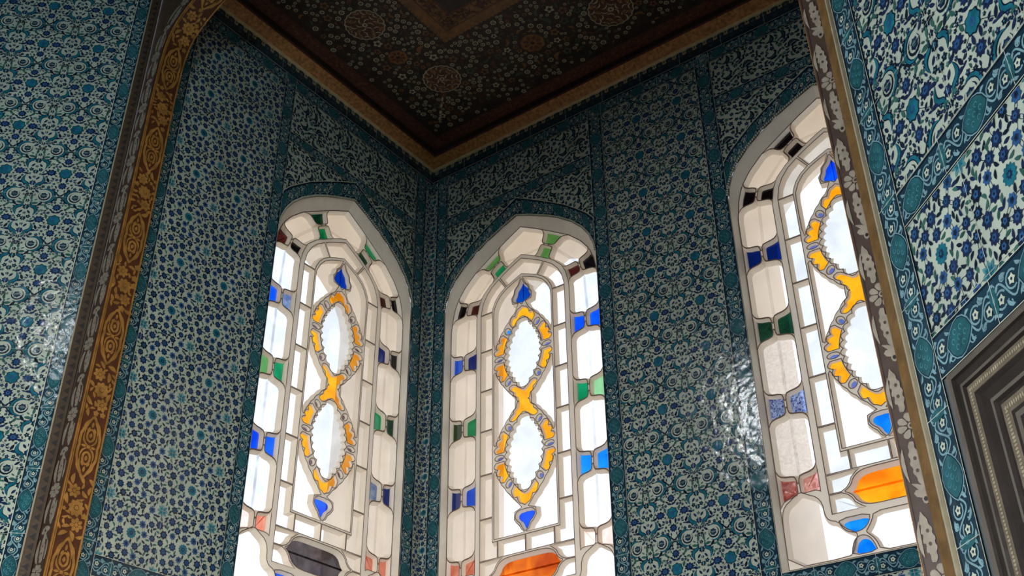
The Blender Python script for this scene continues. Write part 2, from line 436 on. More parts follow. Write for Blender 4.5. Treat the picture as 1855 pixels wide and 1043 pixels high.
def unit_border(w, L=T):
    """one tile of narrow border: pale scroll on dark teal with a turquoise cartouche; a along, b across"""
    st = []
    med = [(.043 * x, .40 * w * y) for x, y in ((-1, 0), (-.82, .32), (-.55, .66), (-.2, .92), (.15, 1), (.5, .86), (.78, .55), (1, 0), (.82, -.32), (.55, -.66), (.2, -.92), (-.15, -1), (-.5, -.86), (-.78, -.55))]
    st += shift([(M['bpale'], 2, [(x * 1.10, y * 1.10) for x, y in med]), (M['bground'], 3, [(x * 1.03, y * 1.03) for x, y in med]), (M['bteal'], 4, [(x * .96, y * .96) for x, y in med])], L * .5, 0)
    for q in range(7):
        t = 2 * pi * q / 6; rr = 0 if q == 6 else 1
        cx, cy = L * .5 + rr * .021 * cos(t), rr * .20 * w * sin(t)
        st.append((M['tealpale'], 5, ribbon([(cx + .0052 * cos(a), cy + .0052 * sin(a)) for a in [pi * .25 * i for i in range(7)]], .0018)))
    for x0, x1, fl in ((.0, L * .5 - .042, 1), (L * .5 + .042, L, -1)):
        n = 14; Ls = x1 - x0
        wave = [(x0 + Ls * i / n, fl * .24 * w * sin(2 * pi * i / n)) for i in range(n + 1)]
        st.append((M['bpale'], 2, ribbon(wave, .0042)))
        for k, (t, sg) in enumerate(((.25, -1), (.75, 1))):
            cx, cy = x0 + Ls * t, fl * sg * .10 * w
            R = .19 * w
            ring = [(cx + R * cos(a), cy + R * sin(a)) for a in [pi * (.2 + .15 * i) for i in range(11)]]
            st.append((M['bpale'], 2, ribbon(ring, .0040)))
            st += shift([(M['cream'], 3, radial(R * .66, 5, .4, 3)), (M['navy'], 4, ell(R * .2, R * .2, 6))], cx, cy)
            sp_ = [(cx + sg * .026 + (.0035 + .0011 * i) * cos(i * .75), -fl * sg * .24 * w + (.0035 + .0011 * i) * sin(i * .75)) for i in range(9)]
            st.append((M['bpale'], 2, ribbon(sp_, .0030)))
            sp_ = [(cx - sg * .024 + (.003 + .0009 * i) * cos(-i * .75 + 1), fl * sg * .36 * w * .8 + (.003 + .0009 * i) * sin(-i * .75 + 1)) for i in range(8)]
            st.append((M['bpale'], 2, ribbon(sp_, .0028)))
            for dx, dy, a in ((.02, -.30, .5), (-.02, -.28, 2.4), (.026, .34, 2.6), (-.024, .33, .4)):
                st.append((M['bpale'], 2, mv(leafpts(.019, .0075, .003), cx + dx, fl * sg * dy * w * .95, a)))
    st.append((M['bteal'], 4, ell(.012, .32 * w, 8, 0, 0))); st.append((M['tealpale'], 5, ell(.004, .10 * w, 8, 0, 0)))
    return st

ARAB = cell_arabesque(); MEAD = cell_meadow(); SCRO = cell_scroll()

def tile_panel(name, fn, rect, cell, origin, parent, label=None, ground='ground', keep=None, joints=True, sc_=1., jx=None, d0=.0):
    u0, v0, u1, v1 = rect
    P = Painter()
    if keep is None: P.rect(u0, v0, u1, v1, M[ground], d0)
    t = T * sc_
    i0, i1 = int(math.floor((u0 - origin[0]) / t)) - 1, int(math.ceil((u1 - origin[0]) / t)) + 1
    j0, j1 = int(math.floor((v0 - origin[1]) / t)) - 1, int(math.ceil((v1 - origin[1]) / t)) + 1
    for i in range(i0, i1 + 1):
        for j in range(j0, j1 + 1):
            P.stamps(cell, origin[0] + i * t, origin[1] + j * t, 0, sc_, sc_, clip=rect, keep=keep, base=d0 + .0006)
    if joints:
        for i in range(i0, i1 + 1):
            x = origin[0] + (i + .5) * t
            if u0 < x < u1: P.rect(x - .0007, v0, x + .0007, v1, M['grout'], d0 + .0030)
        for j in range(j0, j1 + 1):
            y = origin[1] + (j + .5) * t
            if v0 < y < v1: P.rect(u0, y - .0005, u1, y + .0005, M['grout'], d0 + .0030)
    return P.build(name, fn, parent, label)

def border_run(P, a0, a1, w, place, phase=0., d0=.0034, edge=True):
    """place(a,b)->(u,v)"""
    unit = unit_border(w)
    n = max(2, int((a1 - a0) / .03))
    def put(line, ww, mat, d): P.strip([place(*q) for q in line], ww, mat, d)
    A = [a0 + (a1 - a0) * i / n for i in range(n + 1)]
    put([(a, 0) for a in A], w, M['bground'], d0)
    if edge:
        for s in (-1, 1):
            put([(a, s * (w * .5 - .0035)) for a in A], .0035, M['ink'], d0 + .0012)
            put([(a, s * (w * .5 - .0008)) for a in A], .0018, M['cream'], d0 + .0016)
    k0 = int(math.floor((a0 - phase) / T)); k1 = int(math.ceil((a1 - phase) / T))
    for k in range(k0, k1):
        for mat, lay, pts in unit:
            q = [(x + phase + k * T, y) for x, y in pts]
            q = clip_rect(q, (a0, -w, a1, w))
            if len(q) < 3: continue
            P.poly([place(*z) for z in q], mat, d0 + .0003 * lay)
        j = phase + k * T
        if a0 < j < a1: put([(j, -w * .5), (j, w * .5)], .0014, M['grout'], d0 + .0022)
def vborder(name, fn, u0, u1, v0, v1, parent, phase=0., d0=.0034):
    P = Painter(); c = (u0 + u1) / 2
    border_run(P, v0, v1, u1 - u0, lambda a, b: (c - b, a), phase, d0)
    return P.build(name, fn, parent)
def hborder(name, fn, u0, u1, v0, v1, parent, phase=0., d0=.0036):
    P = Painter(); c = (v0 + v1) / 2
    border_run(P, u0, u1, v1 - v0, lambda a, b: (a, c + b), phase, d0)
    return P.build(name, fn, parent)

# ------------------------------------------------------------------ window geometry (u about the axis, v below the cornice)
def chain(pts, n):
    """resample a polyline evenly"""
    L = [0.]
    for a, b in zip(pts, pts[1:]): L.append(L[-1] + math.hypot(b[0] - a[0], b[1] - a[1]))
    out = []
    for i in range(n + 1):
        t = L[-1] * i / n; k = 0
        while k < len(L) - 2 and L[k + 1] < t: k += 1
        f = (t - L[k]) / ((L[k + 1] - L[k]) or 1e-9); a, b = pts[k], pts[k + 1]
        out.append((a[0] + f * (b[0] - a[0]), a[1] + f * (b[1] - a[1])))
    return out
def interp(tab, t):
    if t <= tab[0][0]: return tab[0][1:]
    for a, b in zip(tab, tab[1:]):
        if t <= b[0]:
            f = (t - a[0]) / (b[0] - a[0]); return tuple(a[i] + f * (b[i] - a[i]) for i in (1, 2))
    return tab[-1][1:]
ARCH = [(.5, -1.046), (.494, -.998), (.468, -.93), (.431, -.872), (.368, -.806), (.283, -.742), (.205, -.697), (.102, -.648), (0, -.604)]
VB = -2.882
OPEN = [(.5, VB)] + ARCH + [(-u, v) for u, v in ARCH[::-1][1:]] + [(-.5, VB)]          # wall opening
TA = [(0, 0, -.658), (.5, .10, -.712), (1, .205, -.776), (1.3, .318, -.848), (1.55, .392, -.918), (1.8, .44, -.985), (2, .466, -1.055), (2.35, .484, -1.17), (3, .484, -1.395), (4, .484, -1.785), (5, .484, -2.165), (6, .484, -2.54), (7, .484, -2.865)]
TB = [(0, 0, -.851), (.5, .062, -.880), (1, .125, -.916), (1.35, .205, -.967), (1.7, .257, -1.018), (2, .285, -1.075), (2.3, .300, -1.16), (3, .300, -1.395), (4, .300, -1.785), (5, .300, -2.165), (6, .300, -2.54), (7, .300, -2.70)]
def band(t, b):
    s = -1 if t < 0 else 1; t = abs(t)
    A, B = interp(TA, t), interp(TB, t); f = (1 - b) / 2            # b=1 outer, -1 inner
    f = .022 + f * .956
    return (s * (A[0] + f * (B[0] - A[0])), A[1] + f * (B[1] - A[1]))
E_TAB = [(0, .458), (.04, .442), (.08, .392), (.14, .368), (.3, .356), (.6, .346), (.8, .330), (.92, .302), (1.0, .262)]
def E(b):
    b = abs(b)
    for (x0, y0), (x1, y1) in zip(E_TAB, E_TAB[1:]):
        if b <= x1: return y0 + (y1 - y0) * (b - x0) / (x1 - x0)
    return E_TAB[-1][1]
BS = [0, .04, .06, .08, .11, .14, .22, .3, .45, .6, .7, .8, .86, .92, .96, 1.0]
def big_cell(t0, t1, pa=1., pb=1.):
    """pa, pb: how far the taper reaches at the first and second end"""
    pts = []; lo = lambda b: t0 + pa * (.5 - E(b)); hi = lambda b: t1 - pb * (.5 - E(b))
    for b in BS: pts.append(band(hi(b), b))
    for i in range(1, 8): pts.append(band(hi(1) + (lo(1) - hi(1)) * i / 8., 1))
    for b in BS[::-1]: pts.append(band(lo(b), b))
    for b in BS[1:]: pts.append(band(lo(b), -b))
    for i in range(1, 8): pts.append(band(lo(1) + (hi(1) - lo(1)) * i / 8., -1))
    for b in BS[::-1][:-1]: pts.append(band(hi(b), -b))
    return pts
def small_cell(tj, Pm, Pp, side):
    """beside junction tj; Pm / Pp are the lengths of the big cells before and after"""
    pts = []; g = .012; b0 = .070
    bs = [b for b in BS if b >= .10]
    h = lambda b, P: P * (.5 - E(b)) - g
    pts.append(band(tj - h(.1, Pm) * .75, side * b0)); pts.append(band(tj + h(.1, Pp) * .75, side * b0))
    for b in bs: pts.append(band(tj + h(b, Pp), side * b))
    for f in (.6, .2, -.2, -.6): pts.append(band(tj + (h(1, Pp) if f > 0 else h(1, Pm)) * f, side))
    for b in bs[::-1]: pts.append(band(tj - h(b, Pm), side * b))
    return pts
def mir(p): return [(-u, v) for u, v in p][::-1]
def almond(vc, h, W, p, lobes, amp, n, t0=0., t1=1.):
    """right half of a pointed oval from its top (t=0) to its bottom (t=1), scalloped"""
    out = []
    for i in range(n + 1):
        t = t0 + (t1 - t0) * i / n; s = 1 - 2 * t
        u = W * cos(pi / 2 * s) ** p if abs(s) < 1 else 0.
        v = vc + h * s
        k = amp * abs(sin(pi * lobes * t))
        du = -W * p * max(cos(pi / 2 * s), .05) ** (p - 1) * sin(pi / 2 * s) * pi / 2
        nl = math.hypot(h, du); out.append((u + k * h / nl, v - k * (-du) / nl * -1 if False else v + k * (-du) / nl * (-1) * (-1)))
    return out
R1, R2 = -1.455, -2.012
def ring_o(vc, t): return almond(vc, .282, .187, .95, 1, 0, 1, t, t + 1e-6)[0]
def ring_i(vc, t): return almond(vc, .211, .118, .78, 1, 0, 1, t, t + 1e-6)[0]
def ring_piece(vc, t0, t1, lob):
    o = almond(vc, .282, .183, .95, 1, 0, 18, t0, t1)
    # three outward lobes along the outer edge
    oo = []
    for i, q in enumerate(o):
        c = (0, vc); d = (q[0] - c[0], q[1] - c[1]); l = math.hypot(*d) or 1
        k = .017 * abs(sin(pi * lob * i / 18)) - .010
        oo.append((q[0] + d[0] / l * k, q[1] + d[1] / l * k))
    i_ = almond(vc, .221, .124, .80, 1, 0, 14, t0 + .01, t1 - .01)
    return oo + i_[::-1]

def window_cells():
    C = []                                                          # (kind, outline)
    js = [1, 2, 3, 4, 5, 6]
    C.append(('big_top', big_cell(-1, 1, 1.25, 1.25)))
    for a, b in zip(js, js[1:]):
        c = big_cell(a, b, 1.25 if a == 1 else 1.); C.append(('bigR%d' % a, c)); C.append(('bigL%d' % a, mir(c)))
    for k in js:
        Pm = Pp = 1.25 if k == 1 else 1.
        for sd, nm in ((1, 'o'), (-1, 'i')):
            c = small_cell(k, Pm, Pp, sd); C.append(('smR%d%s' % (k, nm), c)); C.append(('smL%d%s' % (k, nm), mir(c)))
    corner = [(.392, -2.560), (.43, -2.585), (.462, -2.605), (.478, -2.64), (.481, -2.70), (.481, -2.86), (.235, -2.86), (.215, -2.845), (.203, -2.81), (.186, -2.780), (.205, -2.765), (.235, -2.745), (.258, -2.715), (.29, -2.704), (.304, -2.68), (.306, -2.63), (.325, -2.598), (.36, -2.580)]
    C.append(('cornerR', corner)); C.append(('cornerL', mir(corner)))
    up = [(.252, -2.708), (.246, -2.738), (.225, -2.762), (.195, -2.771), (.16, -2.765), (.135, -2.742), (.126, -2.708)]
    lo = [(.222, -2.858), (.214, -2.822), (.198, -2.795), (.172, -2.786), (.146, -2.797), (.13, -2.825), (.122, -2.858)]
    for nm, c in (('botU', up), ('botD', lo)): C.append((nm + 'R', c)); C.append((nm + 'L', mir(c)))
    hb = [(0, -2.708), (.11, -2.708), (.124, -2.742), (.146, -2.770), (.152, -2.777), (.144, -2.788), (.122, -2.812), (.108, -2.86), (0, -2.86)]
    C.append(('bot_mid', hb + mir(hb)[1:-1]))
    # strips between the two inner frames
    B2 = [(0, -.872), (.06, -.901), (.118, -.932), (.15, -.952), (.2, -.988), (.236, -1.03), (.260, -1.078), (.271, -1.13), (.273, -1.146)]
    CC = [(0, -.980), (.05, -1.000), (.10, -1.024), (.14, -1.050), (.172, -1.088), (.192, -1.13), (.197, -1.146)]
    top = [(-.142, -.948), (-.118, -.932), (-.06, -.901), (0, -.872), (.06, -.901), (.118, -.932), (.142, -.948), (.100, -1.016), (.05, -.993), (0, -.972), (-.05, -.993), (-.100, -1.016)]
    C.append(('rect_top', top[::-1]))
    sh = [(.152, -.953), (.2, -.988), (.236, -1.03), (.260, -1.078), (.271, -1.13), (.273, -1.142), (.198, -1.142), (.192, -1.118), (.174, -1.080), (.145, -1.046), (.108, -1.020)]
    C.append(('rectR', sh)); C.append(('rectL', mir(sh)))
    vs = [-1.145, -1.375, -1.61, -1.84, -2.08, -2.31]
    for a, b in zip(vs, vs[1:]):
        q = [(.198, a - .003), (.273, a - .003), (.273, b + .003), (.198, b + .003)]
        C.append(('rectR', q)); C.append(('rectL', mir(q)))
    q = [(.198, -2.313), (.273, -2.313), (.273, -2.517), (.168, -2.517), (.168, -2.437), (.198, -2.437)]
    C.append(('rectR', q)); C.append(('rectL', mir(q)))
    q = [(.003, -2.437), (.162, -2.437), (.162, -2.517), (.003, -2.517)]
    C.append(('rectR', q)); C.append(('rectL', mir(q)))
    ct = [(0, -2.528), (.105, -2.528), (.142, -2.537), (.166, -2.556), (.176, -2.578), (.19, -2.592), (.21, -2.602), (.19, -2.612), (.176, -2.626), (.166, -2.648), (.142, -2.667), (.105, -2.676), (0, -2.676)]
    C.append(('cartouche', ct + mir(ct)[1:-1]))
    sp = [(.273, -2.523), (.273, -2.599), (.222, -2.599), (.198, -2.587), (.184, -2.572), (.174, -2.551), (.15, -2.531), (.135, -2.523)]
    sp2 = [(u, -5.204 - v) for u, v in sp][::-1]
    for q in (sp, sp2): C.append(('rectR', q)); C.append(('rectL', mir(q)))
    # inner field
    f1 = [(0, -1.000), (.012, -1.028), (.020, -1.044), (.042, -1.066), (.046, -1.092), (.060, -1.112), (.056, -1.138), (.030, -1.146), (.012, -1.152), (0, -1.168)]
    f2 = [(0, -2.310), (.014, -2.312), (.036, -2.312), (.056, -2.325), (.058, -2.348), (.044, -2.366), (.028, -2.378), (.018, -2.402), (0, -2.424)]
    C.append(('finial_top', f1 + mir(f1)[1:-1])); C.append(('finial_low', f2 + mir(f2)[1:-1]))
    for vc, nm in ((R1, 'oval1'), (R2, 'oval2')):
        h = almond(vc, .203, .105, .78, 11, .014, 88)
        C.append((nm, h + mir(h)[1:-1]))
    for vc, nm in ((R1, 'amb1'), (R2, 'amb2')):
        for a, b in ((.245, .455), (.545, .755)):
            c = ring_piece(vc, a, b, 3); C.append((nm + 'R', c)); C.append((nm + 'L', mir(c)))
        for t in (.195, .5, .805):
            o, i_ = ring_o(vc, t), ring_i(vc, t); m_ = ((o[0] + i_[0]) / 2, (o[1] + i_[1]) / 2)
            d = (o[0] - i_[0], o[1] - i_[1]); a = atan2(d[1], d[0]); l = math.hypot(*d)
            c = mv(ell(min(.030, l * .40), .017 if t != .5 else .014, 14), m_[0], m_[1], a)
            C.append(('dotR%s%d' % (nm[-1], int(t * 10)), c)); C.append(('dotL%s%d' % (nm[-1], int(t * 10)), mir(c)))
    def chevron(vc, sg):                                            # tip piece of a ring: sg 1 top, -1 bottom
        o = ring_piece(vc, .012, .145, 2); n = 19
        outer, inner = o[:n], o[n:][::-1]
        if sg < 0: outer = [(u, 2 * vc - v) for u, v in outer]; inner = [(u, 2 * vc - v) for u, v in inner]
        tip = (0, vc + sg * .279); itip = (0, vc + sg * .216)
        half = [tip] + outer[2:] + inner[::-1] + [itip]
        return half + [(-u, v) for u, v in half[::-1][1:-1]]
    C.append(('amb1T', chevron(R1, 1))); C.append(('amb2B', chevron(R2, -1)))
    X = [(0, -1.676), (.030, -1.650), (.062, -1.628), (.090, -1.640), (.080, -1.662), (.060, -1.672), (.062, -1.692), (.042, -1.704), (.040, -1.725), (.030, -1.735)]
    X = X + [(u, -3.467 - v) for u, v in X[::-1]]
    C.append(('ambX', X + [(-u, v) for u, v in X[::-1][1:-1]]))
    # clear field left and right of the medallions
    def outer_edge(vc, t0, t1, n=16): return [(q[0] + .010, q[1]) for q in almond(vc, .287, .176, .95, 14, .004, n * 2, t0, t1)]
    q = [(.006, -.992), (.05, -1.010), (.096, -1.032), (.136, -1.060), (.164, -1.095), (.184, -1.14), (.187, -1.18), (.187, -1.34)]
    e = [p_ for p_ in outer_edge(R1, .05, .40) if p_[0] < .180]
    q = q + e[::-1] + [(.024, -1.154), (.062, -1.146), (.068, -1.110), (.052, -1.088), (.048, -1.062), (.026, -1.040)]
    C.append(('fieldR', q)); C.append(('fieldL', mir(q)))
    e1 = [p_ for p_ in outer_edge(R1, .62, .935) if p_[0] < .180]; e2 = [p_ for p_ in outer_edge(R2, .07, .38) if p_[0] < .180]
    q = [(.187, e1[0][1] - .008)] + e1 + [(.052, -1.733)] + e2 + [(.187, e2[-1][1] + .008)]
    C.append(('fieldR', q)); C.append(('fieldL', mir(q)))
    e = [p_ for p_ in outer_edge(R2, .60, .955) if p_[0] < .180]
    q = [(.187, e[0][1] - .01)] + e + [(.020, -2.300), (.062, -2.315), (.066, -2.352), (.05, -2.374), (.034, -2.388), (.024, -2.408), (.006, -2.425), (.187, -2.425)]
    C.append(('fieldR', q)); C.append(('fieldL', mir(q)))
    return C

def area(P): return .5 * sum(P[i - 1][0] * P[i][1] - P[i][0] * P[i - 1][1] for i in range(len(P)))
def dedup(P):
    out = []
    for p in P:
        if not out or math.hypot(p[0] - out[-1][0], p[1] - out[-1][1]) > 6e-4: out.append(p)
    if math.hypot(out[0][0] - out[-1][0], out[0][1] - out[-1][1]) < 6e-4: out.pop()
    return out
def offset(P, d):
    """move a ccw outline inward by d"""
    n = len(P); out = []
    for i in range(n):
        a, b, c = P[i - 1], P[i], P[(i + 1) % n]
        e1 = (b[0] - a[0], b[1] - a[1]); e2 = (c[0] - b[0], c[1] - b[1])
        l1, l2 = math.hypot(*e1) or 1e-9, math.hypot(*e2) or 1e-9
        n1 = (-e1[1] / l1, e1[0] / l1); n2 = (-e2[1] / l2, e2[0] / l2)
        m = (n1[0] + n2[0], n1[1] + n2[1]); k = 1 + n1[0] * n2[0] + n1[1] * n2[1]
        k = max(k, .55)
        out.append((b[0] + d * m[0] / k, b[1] + d * m[1] / k))
    return out
def refine(P, step=.03):
    out = []
    n = len(P)
    for i in range(n):
        a, b = P[i], P[(i + 1) % n]; k = max(1, int(math.hypot(b[0] - a[0], b[1] - a[1]) / step))
        for j in range(k): out.append((a[0] + (b[0] - a[0]) * j / k, a[1] + (b[1] - a[1]) * j / k))
    return out
def chaikin(P):
    out = []
    for i in range(len(P)):
        a, b = P[i], P[(i + 1) % len(P)]
        out += [(a[0] * .75 + b[0] * .25, a[1] * .75 + b[1] * .25), (a[0] * .25 + b[0] * .75, a[1] * .25 + b[1] * .75)]
    return out
CELLS = [(k, dedup(c) if area(c) > 0 else dedup(c[::-1])) for k, c in [(k_, chaikin(c_) if k_.startswith(('finial', 'ambX', 'cart', 'bot', 'corner')) else c_) for k_, c_ in window_cells()]]
LAT = [(.484, -2.868)] + [interp(TA, t)[0:2] for t in (2.35, 2, 1.8, 1.55, 1.3, 1, .5, 0)]
LAT = LAT + [(-u, v) for u, v in LAT[::-1][1:]]

def tracery_sheet():
    loops = [LAT if area(LAT) > 0 else LAT[::-1]] + [c for _, c in CELLS]
    vs, fs = [], []
    for L in loops:
        fs.append(list(range(len(vs), len(vs) + len(L)))); vs += [Vector(p) for p in L]
    ov, oe, of, _, _, src = delaunay_2d_cdt(vs, [], fs, 0, 1e-6)
    keep = [tuple(f) for f, o in zip(of, src) if list(o) == [0]]
    return [(v.x, v.y) for v in ov], keep
SHEET = tracery_sheet()
DR, DG, NICHE = .035, .030, .54
def inset_for(kind):
    if kind.startswith('dot'): return .007
    if kind.startswith('amb'): return .0055
    if kind.startswith('finial'): return .010
    if kind.startswith('oval'): return .010
    if kind.startswith(('sm', 'bot')): return .009
    if kind.startswith('field'): return .009
    if kind.startswith('rect'): return .011
    return .0125

def depth_for(kind):
    if kind.startswith('dot'): return .012
    if kind.startswith('amb'): return .013
    if kind.startswith('oval'): return .020
    if kind.startswith('finial'): return .018
    if kind.startswith(('sm', 'bot')): return .024
    return DG
def pane_outline(kind, c, k=1.):
    if kind.startswith('oval'):
        vc = R1 if kind.startswith('oval1') else R2
        return [(u * (1 - .10 * k), vc + (v - vc) * (1 - .05 * k)) for u, v in c]
    return offset(c, inset_for(kind) * k)
def build_window(idx, fn0, uc, colours, label):
    fn = lambda u, v, d=0.: fn0(uc + u, v, d)
    root = empty('window_%d' % idx, fn(0, VB, 0), label, 'window')
    # splayed reveal between the tiles and the tracery
    P = Painter(); n = len(OPEN)
    O = chain(OPEN, 120); Lp = chain([(.484, -2.868)] + LAT[1:-1] + [(-.484, -2.868)], 120)
    for i in range(120):
        P.quad3((*O[i], .0), (*O[i + 1], .0), (*Lp[i + 1], -DR), (*Lp[i], -DR), M['plaster'])
    P.quad3((.5, VB, 0), (-.5, VB, 0), (-.484, -2.868, -DR), (.484, -2.868, -DR), M['plaster'])
    P.build('plaster_reveal', fn, root)
    # corded edge round the arch
    P = Painter()
    arc = chain(ARCH + [(-u, v) for u, v in ARCH[::-1][1:]], 110)
    P.strip(arc, .013, M['ink'], .0085)
    for i in range(110):
        a, b = arc[i], arc[i + 1]; t = atan2(b[1] - a[1], b[0] - a[0])
        P.poly(mv([(-.007, -.0045), (.001, -.0055), (.006, .0035), (-.002, .005)], (a[0] + b[0]) / 2, (a[1] + b[1]) / 2, t), M['cream'], .009, .003)
    P.build('corded_edge', fn, root)
    # plaster tracery: front sheet with holes plus sloping cell walls, and its painted ridge lines
    vs, fs = SHEET
    P = Painter(); k = P.mi(M['tracery']); b = len(P.v)
    P.v += [(v[0], v[1], -DR) for v in vs]
    for f in fs: P.f.append(tuple(f)); P.m.append(k)
    for kind, c in CELLS:
        ins = pane_outline(kind, c); m_ = len(c); dd = -DR - depth_for(kind)
        for i in range(m_):
            j = (i + 1) % m_
            P.quad3((*c[i], -DR), (*c[j], -DR), (*ins[j], dd), (*ins[i], dd), M['tracery'])
    tr = P.build('plaster_tracery', fn, root)
    P = Painter()
    for kind, c in CELLS + [('edge', LAT[::-1] if area(LAT) < 0 else LAT)]:
        o1, o2 = offset(c, -.0026), offset(c, .0012); m_ = len(c)
        if kind == 'edge': o1, o2 = offset(c, .0), offset(c, .0030)
        for i in range(m_):
            j = (i + 1) % m_
            P.quad3((*o1[i], -DR + .0008), (*o1[j], -DR + .0008), (*o2[j], -DR + .0004), (*o2[i], -DR + .0004), M['line'])
    P.build('painted_ridge', fn, tr, 'dark brown line along the plaster ridges')
    # panes, one mesh per colour of glass
    by = {}
    for kind, c in CELLS: by.setdefault(colours(kind), []).append((kind, c))
    nice = {}
    for g, lst in by.items():
        P = Painter()
        for kind, c in lst: P.poly(pane_outline(kind, c, .92), G[g], -DR - depth_for(kind) + .0006)
        P.build('glass_pane', fn, root, PANE_LABEL.get(g, g + ' glass panes'))
    # deep outer reveal of the masonry
    P = Painter(); Q = chain(OPEN, 60)
    Q = [(u * 1.0, v) for u, v in Q]
    for i in range(60): P.quad3((*Q[i], -DR - DG - .012), (*Q[i + 1], -DR - DG - .012), (*Q[i + 1], -NICHE), (*Q[i], -NICHE), M['niche'])
    P.quad3((.5, VB, -DR - DG - .012), (-.5, VB, -DR - DG - .012), (-.5, VB, -NICHE), (.5, VB, -NICHE), M['niche'])
    P.build('outer_reveal', fn, root)
    return root
PANE_LABEL = {'clear': 'clear glass panes', 'clearwarm': 'clear glass panes', 'clearblue': 'bluish streaked clear panes', 'frost': 'frosted medallion panes', 'seeded': 'clear seeded panes',
              'sky': 'bright blue glass panes', 'navy': 'navy blue glass panes', 'bluelace': 'mottled blue glass panes', 'leaf': 'leaf green glass panes', 'mint': 'pale green glass panes', 'dkgreen': 'dark green glass panes',
              'slate': 'slate blue glass pane', 'orangegold': 'golden orange cartouche pane', 'orange': 'orange cartouche pane', 'smoke': 'smoky brown cartouche pane', 'brick': 'brick red glass pane', 'blush': 'blush pink glass pane'}
def col_from(tab, default):
    def f(kind):
        if kind in tab: return tab[kind]
        for k in sorted(tab, key=len, reverse=True):
            if kind.startswith(k): return tab[k]
        return default
    return f
X1, X2, X3 = -.6488, .6276, 2.3821
W1C = col_from({'bigL': 'clearblue', 'bigL1': 'clearwarm', 'bigR': 'clearwarm', 'big_top': 'clearwarm', 'cornerL': 'clear', 'rectL': 'clear', 'rectR': 'clearwarm', 'rect_top': 'clearwarm', 'field': 'clearwarm', 'oval': 'frost', 'amb': 'amber', 'finial': 'blue', 'dot': 'plum', 'cartouche': 'smoke',
    'smL1o': 'dkgreen', 'smL1i': 'green', 'smR1o': 'green', 'smR1i': 'dkgreen', 'smL2o': 'maroon', 'smL2i': 'black', 'smR2i': 'maroon', 'smR2o': 'black', 'smL3o': 'blue', 'smL3i': 'slate', 'smR3i': 'navy', 'smR3o': 'black',
    'smL4o': 'leaf', 'smL4i': 'green', 'smR4i': 'green', 'smR4o': 'dkgreen', 'smL5': 'blue', 'smR5i': 'slate', 'smR5o': 'navy', 'smL6o': 'blush', 'smL6i': 'salmon', 'smR6': 'salmon', 'bot': 'blue', 'bot_mid': 'clear'}, 'clear')
W2C = col_from({'bigL': 'clearwarm', 'bigR': 'clear', 'bigR2': 'clearblue', 'big_top': 'clearwarm', 'corner': 'clear', 'rectL': 'clearwarm', 'rectR': 'clear', 'rect_top': 'clear', 'fieldL': 'clear', 'fieldR': 'clearblue', 'oval': 'frost', 'amb': 'amber', 'finial': 'blue', 'dot': 'lilac', 'dotL11': 'sky', 'cartouche': 'orange',
    'smL1o': 'leaf', 'smL1i': 'green', 'smR1o': 'leaf', 'smR1i': 'leaf', 'smL2o': 'black', 'smL2i': 'maroon', 'smR2i': 'maroon', 'smR2o': 'black', 'smL3o': 'blue', 'smL3i': 'navy', 'smR3': 'blue', 'smL4o': 'olive', 'smL4i': 'green', 'smR4i': 'green', 'smR4o': 'mint',
    'smL5o': 'navy', 'smL5i': 'blue', 'smR5': 'sky', 'smL6o': 'salmon', 'smL6i': 'salmon', 'smR6i': 'blush', 'smR6o': 'blush', 'bot': 'sky', 'bot_mid': 'clear'}, 'clear')
W3C = col_from({'big': 'clearwarm', 'bigL4': 'seeded', 'bigL5': 'seeded', 'corner': 'clear', 'rect': 'frost', 'field': 'clear', 'oval': 'frost', 'amb': 'amber', 'finial_top': 'blue', 'finial_low': 'sky', 'dot': 'lilac', 'cartouche': 'orangegold',
    'sm1': 'black', 'smL1': 'black', 'smL2': 'black', 'smL3': 'navy', 'smL4': 'dkgreen', 'smL5': 'bluelace', 'smL6o': 'brick', 'smL6i': 'rose', 'smR': 'navy', 'smR4': 'green', 'smR6': 'salmon', 'bot': 'sky', 'bot_mid': 'clear'}, 'clear')
build_window(1, F_LEFT, X1, W1C, 'arched stained glass window alone on the left alcove wall, dark smoky cartouche pane at its foot')
build_window(2, F_BACK, X2, W2C, 'arched stained glass window on the back wall next to the dark corner, orange cartouche pane')
build_window(3, F_BACK, X3, W3C, 'arched stained glass window partly hidden by the floral arch jamb, golden orange cartouche pane')

# ------------------------------------------------------------------ alcove walls
ZT, ZB = .02, -5.8
def hole(uc): return [(uc + u, v) for u, v in OPEN]
def inside_open(p, uc, grow=0.):
    u, v = abs(p[0] - uc), p[1]
    if u > .5 + grow or v < VB - grow: return False
    if v <= -1.046: return True
    for (u0, v0), (u1, v1) in zip(ARCH, ARCH[1:]):
        if v0 <= v <= v1 + 1e-9: return u < u0 + (u1 - u0) * (v - v0) / (v1 - v0) + grow
    return v < -.604 + grow and u < grow + .05
def wall_with_holes(name, fn, u0, u1, holes, label, cat='wall'):
    o = sheet(name, [[(u0, ZB), (u1, ZB), (u1, ZT + .3), (u0, ZT + .3)]] + holes, fn, M['stone'])
    return tag(o, label, cat, 'structure')
wl = wall_with_holes('wall_left', F_LEFT, -1.992, 0, [hole(X1)], 'left wall of the tiled alcove with one window and a small blue flower panel')
wb = wall_with_holes('wall_back', F_BACK, 0, 3.01, [hole(X2), hole(X3)], 'back wall of the tiled alcove with two windows either side of an arabesque tile panel')
wr = tag(sheet('wall_right', [[(0, ZB), (1.99, ZB), (1.99, ZT + .3), (0, ZT + .3)]], F_RIGHT, M['stone']), 'right side wall of the alcove behind the floral jamb', 'wall', 'structure')
for fn, w in ((F_RIGHT, wr),):
    tile_panel('flower_tile_panel', fn, (.15, -2.9, 1.85, -.17), MEAD, (.3, -2.53), w, d0=.001)

